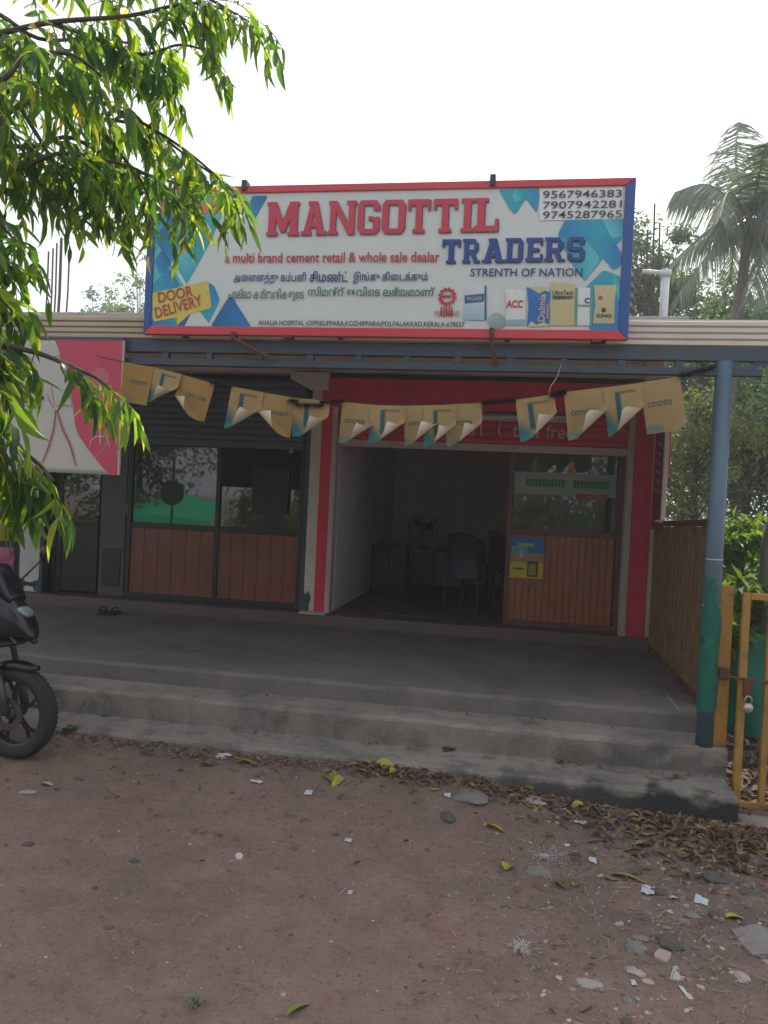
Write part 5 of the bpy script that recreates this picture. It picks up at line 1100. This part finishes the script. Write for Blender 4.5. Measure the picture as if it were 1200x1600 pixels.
def rock_mesh(n, seed, flat=.5, sub=2):
    bm = bmesh.new(); bmesh.ops.create_icosphere(bm, subdivisions=sub, radius=1)
    for v in bm.verts:
        k = 1 + .35 * noise.noise(v.co * 1.1 + Vector((seed * 7.3, 0, 0))) + .12 * noise.noise(v.co * 3 + Vector((0, seed * 3.1, 0))); v.co *= k
        v.co.z *= flat; 
        for ax in range(3): v.co[ax] = round(v.co[ax] * 2.2) / 2.2 * .35 + v.co[ax] * .65
    vs = [v.co.copy() for v in bm.verts]; fs = [tuple(v.index for v in f.verts) for f in bm.faces]; bm.free(); return vs, fs
RK = [rock_mesh(1, k, .55, 1) for k in range(6)]
pb_ = MB(); pb_.keepn = True
def pebble(x, y, s):
    v, f = rs.choice(RK); a = rs.uniform(0, 6.28); c, sn = math.cos(a), math.sin(a); sx_, sy_ = s * rs.uniform(.7, 1.4), s * rs.uniform(.6, 1); z = gz(x, y)
    pb_.add([(x + (q.x * sx_ * c - q.y * sy_ * sn), y + (q.x * sx_ * sn + q.y * sy_ * c), z + q.z * s - s * .05) for q in v], f)
for _ in range(3000): pebble(rs.uniform(-2.6, 1.6), rs.uniform(2.1, 4.65), rs.choice((.002, .003, .003, .004, .005, .005, .008)))
for _ in range(2600):
    y = rs.uniform(2.5, 4.6); pebble(rs.gauss(.85, .5), y, rs.choice((.002, .003, .004, .005, .006, .008, .012, .016)))
PR = [(0, (.09, .07, .06)), (.45, (.2, .14, .115)), (.8, (.27, .23, .2)), (1, (.5, .47, .43))]
tag(pb_.build('pebbles', mat('pebble', (.2, .15, .12), .9, rnd=PR, island=True), None), kind='stuff')
tws = MB(); tws.keepn = True
for k in range(800):
    x, y = (rs.uniform(-2.4, 1.6), rs.uniform(2.2, 4.6)) if k < 250 else (rs.gauss(.7, .5), rs.uniform(2.8, 4.5)); a = rs.uniform(0, 6.28); L = rs.uniform(.015, .07); z = gz(x, y) + .004
    p = Vector((x, y, z)); d = Vector((math.cos(a), math.sin(a), rs.uniform(0, .3))) * L; bend = Vector((-d.y, d.x, .1)) * rs.uniform(-.2, .2)
    tws.tube([p, p + d * .5 + bend, p + d], rs.uniform(.0007, .002), 4, False)
tag(tws.build('straw_bits', mat('straw', (.34, .26, .17), .8, rnd=[(0, (.1, .07, .05)), (.6, (.3, .23, .15)), (1, (.48, .42, .32))], island=True), None), kind='stuff')

stone_m = {'grey': mat('stone_grey', (.2, .19, .18), .9, scale=14, bump=.5, bscale=90), 'dark': mat('stone_dark', (.1, .09, .085), .9, scale=14, bump=.5, bscale=90), 'pale': mat('stone_pale', (.38, .33, .3), .9, scale=14, bump=.4, bscale=90), 'pink': mat('stone_pink', (.4, .31, .29), .85, scale=10, bump=.3, bscale=90), 'red': mat('stone_red', (.25, .12, .09), .9, scale=14, bump=.4)}
S = [(839, 1362, 46, 20, .35, 'grey', 0, 'flat grey stone beside the patch of white lime powder'), (851, 1336, 22, 9, .4, 'pale', .2, 'small pale stone at the edge of the lime powder'), (735, 1246, 62, 24, .4, 'grey', -.2, 'wide flat grey stone under the middle of the lowest step'), (832, 1250, 44, 16, .4, 'pale', -.3, 'flat pale stone slab near the lowest step'), (970, 1276, 56, 30, .35, 'dark', 0, 'large dark half buried stone near the brown leaf drift'),
     (700, 1277, 26, 20, .7, 'dark', .3, 'dark rounded stone standing out left of the rubble'), (995, 1484, 34, 24, .6, 'grey', .1, 'rounded grey stone, biggest of the cluster left of the slanted stone'), (1002, 1467, 30, 12, .5, 'grey', 0, 'thin grey stone touching the rounded stone of the cluster'), (1046, 1473, 50, 20, .6, 'dark', -.9, 'long dark stone slanting above the pink brick chip'), (992, 1519, 36, 15, .5, 'pale', -.35, 'long whitish stone left of the white triangular chip'),
     (922, 1538, 46, 18, .35, 'pale', -.1, 'pale flat cement lump at the bottom of the rubble'), (1083, 1431, 28, 11, .5, 'grey', 0, 'grey flat stone, left one of the row under the white paper'), (1121, 1431, 28, 14, .6, 'dark', .1, 'dark stone, right one of the row beside the yellow leaf'), (1106, 1446, 26, 9, .5, 'dark', 0, 'small dark stone just below the row of two'), (1070, 1441, 30, 12, .5, 'grey', -.2, 'grey stone nestling below the left stone of the row'),
     (1158, 1527, 26, 18, .5, 'pink', .2, 'rough pinkish stone alone near the right edge'), (815, 1461, 20, 9, .6, 'grey', 0, 'small grey stone above the dry grass tuft'), (873, 1474, 22, 12, .6, 'red', .5, 'small red brick crumb right of the dry grass tuft'), (979, 1597, 18, 12, .5, 'dark', 0, 'dark stone crumb at the bottom edge right of centre'), (903, 1538, 12, 9, .7, 'grey', 0, 'small round stone left of the pale cement lump'),
     (980, 1564, 16, 12, .7, 'grey', 0, 'small grey stone below the pale cement lump'), (1013, 1535, 22, 10, .6, 'pink', 0, 'pinkish crumb beside the long whitish stone'), (772, 1511, 14, 9, .6, 'red', 0, 'brown crumb lying alone left of the rubble'), (43, 1320, 24, 12, .6, 'dark', .2, 'dark stone in the dirt below the motorcycle wheel'), (210, 1345, 22, 10, .5, 'dark', 0, 'dark stone in the bare dirt left of centre'), (43, 1238, 34, 9, .4, 'pale', .3, 'long pale stone behind the motorcycle wheel print'),
     (148, 1388, 14, 8, .6, 'dark', 0, 'small dark stone low on the left dirt'), (170, 1450, 22, 8, .5, 'dark', .4, 'flat dark stone left of the red dirt stain'), (540, 1332, 10, 7, .6, 'red', 0, 'tiny red stone right of the white round stone'), (1170, 1398, 40, 22, .45, 'dark', 0, 'dark half buried stone at the right edge under the leaf drift'), (1120, 1372, 46, 22, .4, 'dark', .1, 'broad dark stone between the leaf drift and the white paper'), (1030, 1393, 30, 12, .4, 'dark', 0, 'dark flat stone beside the whitish plastic scrap')]
for i, (px, py, wpx, hpx, fl, mk_, rz, lab) in enumerate(S):
    p = GP(px, py); sc = p.y / F * 1.02; w_ = wpx / 2 * sc; v, f = rock_mesh(1, i + 3, 1, 2); c, sn = math.cos(rz), math.sin(rz); el = math.atan2(CAM.z - p.z, p.y); dpt = max(.25 * w_, min(1.3 * w_, (hpx / 2 * sc) / math.sin(el) * .8)); hh = max(.006, min(w_ * .5, hpx / 2 * sc * fl * 1.3))
    b = MB(); b.add([(p.x + (q.x * w_ * c - q.y * dpt * sn) * .9, p.y + (q.x * w_ * sn + q.y * dpt * c) * .9, p.z + q.z * hh + hh * .02) for q in v], f); tag(b.build('stone', stone_m[mk_], None, smooth=False), lab, 'stone', 'loose stones on the dirt')
# broken slab at the right edge, brick chip, triangular chip
def slab_piece(nm, pxs, th, m, lab, cat_):
    P = [GP(*q) for q in pxs]; n = len(P); z = max(p.z for p in P); b = MB(); b.add([(p.x, p.y, p.z + th) for p in P] + [(p.x, p.y, p.z - .03) for p in P], [tuple(range(n))] + [(i, (i + 1) % n, (i + 1) % n + n, i + n) for i in range(n)])
    return tag(b.build(nm, m, None, bevel=min(.004, th * .3)), lab, cat_)
slab_piece('slab_piece', [(1142, 1455), (1180, 1449), (1206, 1458), (1210, 1492), (1175, 1495), (1158, 1478)], .010, mat('slab_grey', (.24, .225, .21), .9, scale=9, bump=.4, dirt=.6, dscale=14, dcol=(.15, .11, .09)), 'broken flat cement slab lying at the right edge of the rubble', 'slab')
slab_piece('brick_chip', [(1021, 1494), (1029, 1486), (1049, 1493), (1047, 1502), (1041, 1507), (1023, 1500)], .014, stone_m['pink'], 'pale pink brick chip in the middle of the rubble', 'brick chip')
slab_piece('tile_chip', [(1046, 1532), (1052, 1511), (1063, 1526), (1064, 1533)], .006, mat('tile_white', (.45, .44, .42), .6), 'white triangular tile chip below the pink brick chip', 'tile chip')
slab_piece('round_chip', [(367, 1339), (370, 1335), (377, 1335), (380, 1339), (377, 1344), (370, 1344)], .01, mat('chip_white', (.6, .57, .56), .6), 'small white round stone alone in the bare dirt', 'stone')
def paper(lab, px, py, wpx, hpx, m, nm='paper_scrap', rz=0):
    p = GP(px, py); sc = p.y / F; w_ = wpx * sc / 2 * .85; d = hpx * sc / 2 / .6; r2 = random.Random(px); b = MB(); k = 4; vs = []; c, sn = math.cos(rz), math.sin(rz)
    for j in range(k + 1):
        for i in range(k + 1):
            u, v = i / k * 2 - 1 + r2.uniform(-.12, .12), j / k * 2 - 1 + r2.uniform(-.12, .12); x, y = p.x + u * w_ * c - v * d * sn, p.y + u * w_ * sn + v * d * c; vs.append((x, y, gz(x, y) + .004 + r2.uniform(0, .35) * w_))
    b.add(vs, [(j * (k + 1) + i, j * (k + 1) + i + 1, (j + 1) * (k + 1) + i + 1, (j + 1) * (k + 1) + i) for j in range(k) for i in range(k)]); tag(b.build(nm, m, None), lab, 'litter')
wp_ = mat('paper_white', (.5, .53, .55), .7); 
for a in (('white paper scrap on the dirt left of the yellow leaf pair', 482, 1240, 14, 8, 0), ('crumpled white paper at the foot of the steps left of centre', 349, 1183, 26, 11, 0), ('thin white paper strip left of centre near the steps', 400, 1221, 24, 3, .1), ('small white scrap right of the white round stone', 544, 1315, 13, 6, 0), ('tiny white scrap low in the middle of the dirt', 547, 1396, 8, 7, 0), ('white straw stub lying left of the single yellow leaf in the leaf drift', 905, 1287, 26, 5, -.25), ('whitish plastic scrap right of the green leaf', 1012, 1393, 22, 13, -.2), ('torn white paper above the row of stones', 1096, 1408, 22, 9, -.35), ('narrow white scrap left of the torn white paper', 1052, 1404, 14, 6, -.4),
          ('white plastic scrap on the dark dirt left of the whitish plastic', 926, 1346, 12, 9, 0), ('small white stick pointing down below the triangular chip', 1071, 1553, 7, 16, .4), ('white torn wrapper leaning at the dark end of the lowest step', 1143, 1298, 18, 10, -.3), ('tiny white scrap inside the leaf drift', 1117, 1332, 8, 6, 0), ('small white scrap near the dark stone left of the rubble', 699, 1244, 12, 7, 0), ('short white stub beside the lime powder', 886, 1322, 9, 4, -.3), ('white scrap below the long whitish stone', 990, 1537, 9, 9, 0)): paper(*a[:5], wp_, rz=a[5])
lime = MB(); lime.keepn = True; c0 = GP(860, 1338)
for _ in range(420): x, y = c0.x + rs.gauss(-.01, .055), c0.y + rs.gauss(0, .05); z = gz(x, y) + .003; s = rs.uniform(.0015, .005); lime.add([(x - s, y, z), (x, y - s, z + .001), (x + s, y, z), (x, y + s, z + .002), (x, y, z + s)], [(0, 1, 4), (1, 2, 4), (2, 3, 4), (3, 0, 4)])
tag(lime.build('lime_powder', mat('lime', (.36, .36, .34), .9), None), kind='stuff')
for (px, py, sp_, n, col, nm, lab) in ((812, 1485, .07, 60, (.5, .46, .4), 'dry_tuft', 'pale dry grass tuft lying flat on the dirt right of centre'), (305, 1567, .06, 50, (.17, .19, .13), 'grass_tuft', 'grey green grass tuft low at the left')):
    p = GP(px, py); b = MB(); b.keepn = True
    for k in range(n):
        a = rs.uniform(0, 6.28); L = sp_ * rs.uniform(.4, 1.1); d = Vector((math.cos(a), math.sin(a), rs.uniform(.05, .7))) * L; s = Vector((-d.y, d.x, 0)).normalized() * .0018; q = p + Vector((rs.gauss(0, .012), rs.gauss(0, .012), .003)); b.add([q - s, q + s, q + d * .6 + Vector((0, 0, .004)) + s * .8, q + d * .6 - s * .8 + Vector((0, 0, .004)), q + d - Vector((0, 0, d.z * .5))], [(0, 1, 2, 3), (3, 2, 4)])
    tag(b.build(nm, mat('tuft' + nm, col, .8), None), lab, 'grass tuft')
LY, LG, LB = mat('fallen_yellow', (.42, .34, .05), .55, scale=40, var=.6, dirt=.4, dscale=30, dcol=(.2, .12, .04)), mat('fallen_green', (.2, .24, .05), .5, scale=40, dirt=.3, dscale=30, dcol=(.2, .15, .04)), mat('fallen_brown', (.17, .11, .05), .7, scale=40)
for i, (px, py, Lp, wd, az, m, lab) in enumerate(((777, 1297, 30, .4, -.3, LY, 'curled yellow leaf right of the dark rounded stone'), (795, 1356, 24, .75, 1.2, LY, 'bright yellow leaf left of the flat grey stone'), (879, 1382, 30, .6, 1.9, LB, 'brown yellow leaf right of the flat grey stone'), (1070, 1336, 24, .8, 1.2, LY, 'round yellow leaf below the brown leaf drift'), (1150, 1437, 28, .6, .1, LY, 'yellow leaf right of the row of stones'), (990, 1293, 24, .45, 1.6, LY, 'narrow yellow leaf near the dark half buried stone'), (912, 1264, 30, .6, .4, LY, 'dull yellow leaf above the white straw stub'), (983, 1371, 46, .25, -.3, LG, 'long green leaf left of the whitish plastic scrap'), (916, 1577, 24, .35, .8, LB, 'curled brown leaf near the bottom edge'), (519, 1216, 30, .6, -.9, LG, 'green yellow leaf, left one of a pair below the steps'), (527, 1222, 26, .5, -1.9, LY, 'yellow leaf, right one of a pair below the steps'), (77, 1228, 24, .35, 0, LY, 'yellow leaf right of the motorcycle wheel on the dirt'), (326, 1197, 26, .35, .4, LG, 'pale green leaf at the foot of the steps left of centre'), (467, 1577, 46, .35, 1.1, LG, 'large green yellow leaf at the bottom edge of the dirt'), (605, 1200, 34, .6, -.2, LY, 'yellow leaf lying against the lowest step near the middle'), (620, 1208, 26, .6, 1, LY, 'yellow leaf just right of the one against the lowest step'), (570, 1195, 26, .4, .4, LG, 'green leaf against the lowest step left of the yellow ones'), (388, 1193, 26, .5, .2, LY, 'dull yellow leaf right of the crumpled white paper'), (1163, 1365, 26, .4, -.2, LG, 'green leaf at the right end of the leaf drift'), (1010, 1322, 30, .4, .3, LG, 'dark green leaf left of the round yellow leaf'))):
    p = GP(px, py, .010); v, f = leaf_shape(1, wd, .35, 6, .25); L = Lp * p.y / F * 1.25; M_ = Matrix.Translation(p) @ Matrix.Rotation(az, 4, 'Z') @ Matrix.Rotation(rs.uniform(-.25, .1), 4, 'Y') @ Matrix.Rotation(rs.uniform(-.4, .4), 4, 'X')
    b = MB(); b.keepn = True; b.add([M_ @ ((q - Vector((.5, 0, 0))) * L) for q in v], f); tag(b.build('fallen_leaf', m, None, smooth=True), lab, 'leaf', 'fallen leaves on the dirt')
# weeds: on the lowest step, and by the wheel
def weed(px, py, z, n, L, lab, seed):
    r2 = random.Random(seed); p = PZ(px, py, z); t = MB(); t.keepn = True
    for k in range(n):
        a = r2.uniform(0, 6.28); d = Vector((math.cos(a) * .8, math.sin(a) * .8, r2.uniform(.1, .9))).normalized(); m = frame(d, Vector((0, 0, 1))); v, f = leaf_shape(1, .4, .3, 3, .4); ll = L * r2.uniform(.5, 1.1); t.add([p + Vector((r2.gauss(0, L * .3), r2.gauss(0, L * .2), .003)) + m @ q * ll for q in v], f)
    tag(t.build('weed', fol['mid'], None), lab, 'weed', 'weeds by the steps')
weed(702, 1172, .16, 26, .05, 'small green weed growing on the lowest step near the middle', 1)
weed(110, 1142, .14, 40, .05, 'low green weed at the foot of the steps beside the wheel', 2)
weed(165, 1120, .15, 20, .04, 'thin green weed on the step edge above the wheel', 3)
b = MB(); b.keepn = True
for k in range(5): v, f = leaf_shape(1, .4, .4, 3, .3); p = PZ(890 + rs.uniform(-15, 15), 1190 + rs.uniform(-3, 3), .166); b.add([p + frame(Vector((rs.gauss(0, 1), rs.gauss(0, 1), .1)).normalized(), Vector((0, 0, 1))) @ q * .06 for q in v], f)
tag(b.build('dry_leaf_cluster', LB, None), 'brown dry leaves lying on the lowest step at the right', 'leaf')

# ------------------------------------------------------------------ thin haze volume, added to lift the darks and pale the distance
hz_ = MB().box(-420, 420, -420, 420, -1.3, 14).build('haze', [], None); tag(hz_, kind='stuff')
hm = bpy.data.materials.new('haze_air'); hm.use_nodes = True; t = hm.node_tree; t.nodes.remove(t.nodes['Principled BSDF'])
pv = N(t, 'VolumePrincipled'); pv.inputs['Color'].default_value = (.86, .92, 1, 1); pv.inputs['Density'].default_value = .0028; pv.inputs['Anisotropy'].default_value = .35
t.links.new(pv.outputs[0], t.nodes['Material Output'].inputs['Volume']); hz_.data.materials.append(hm)
SC.cycles.volume_bounces = 1
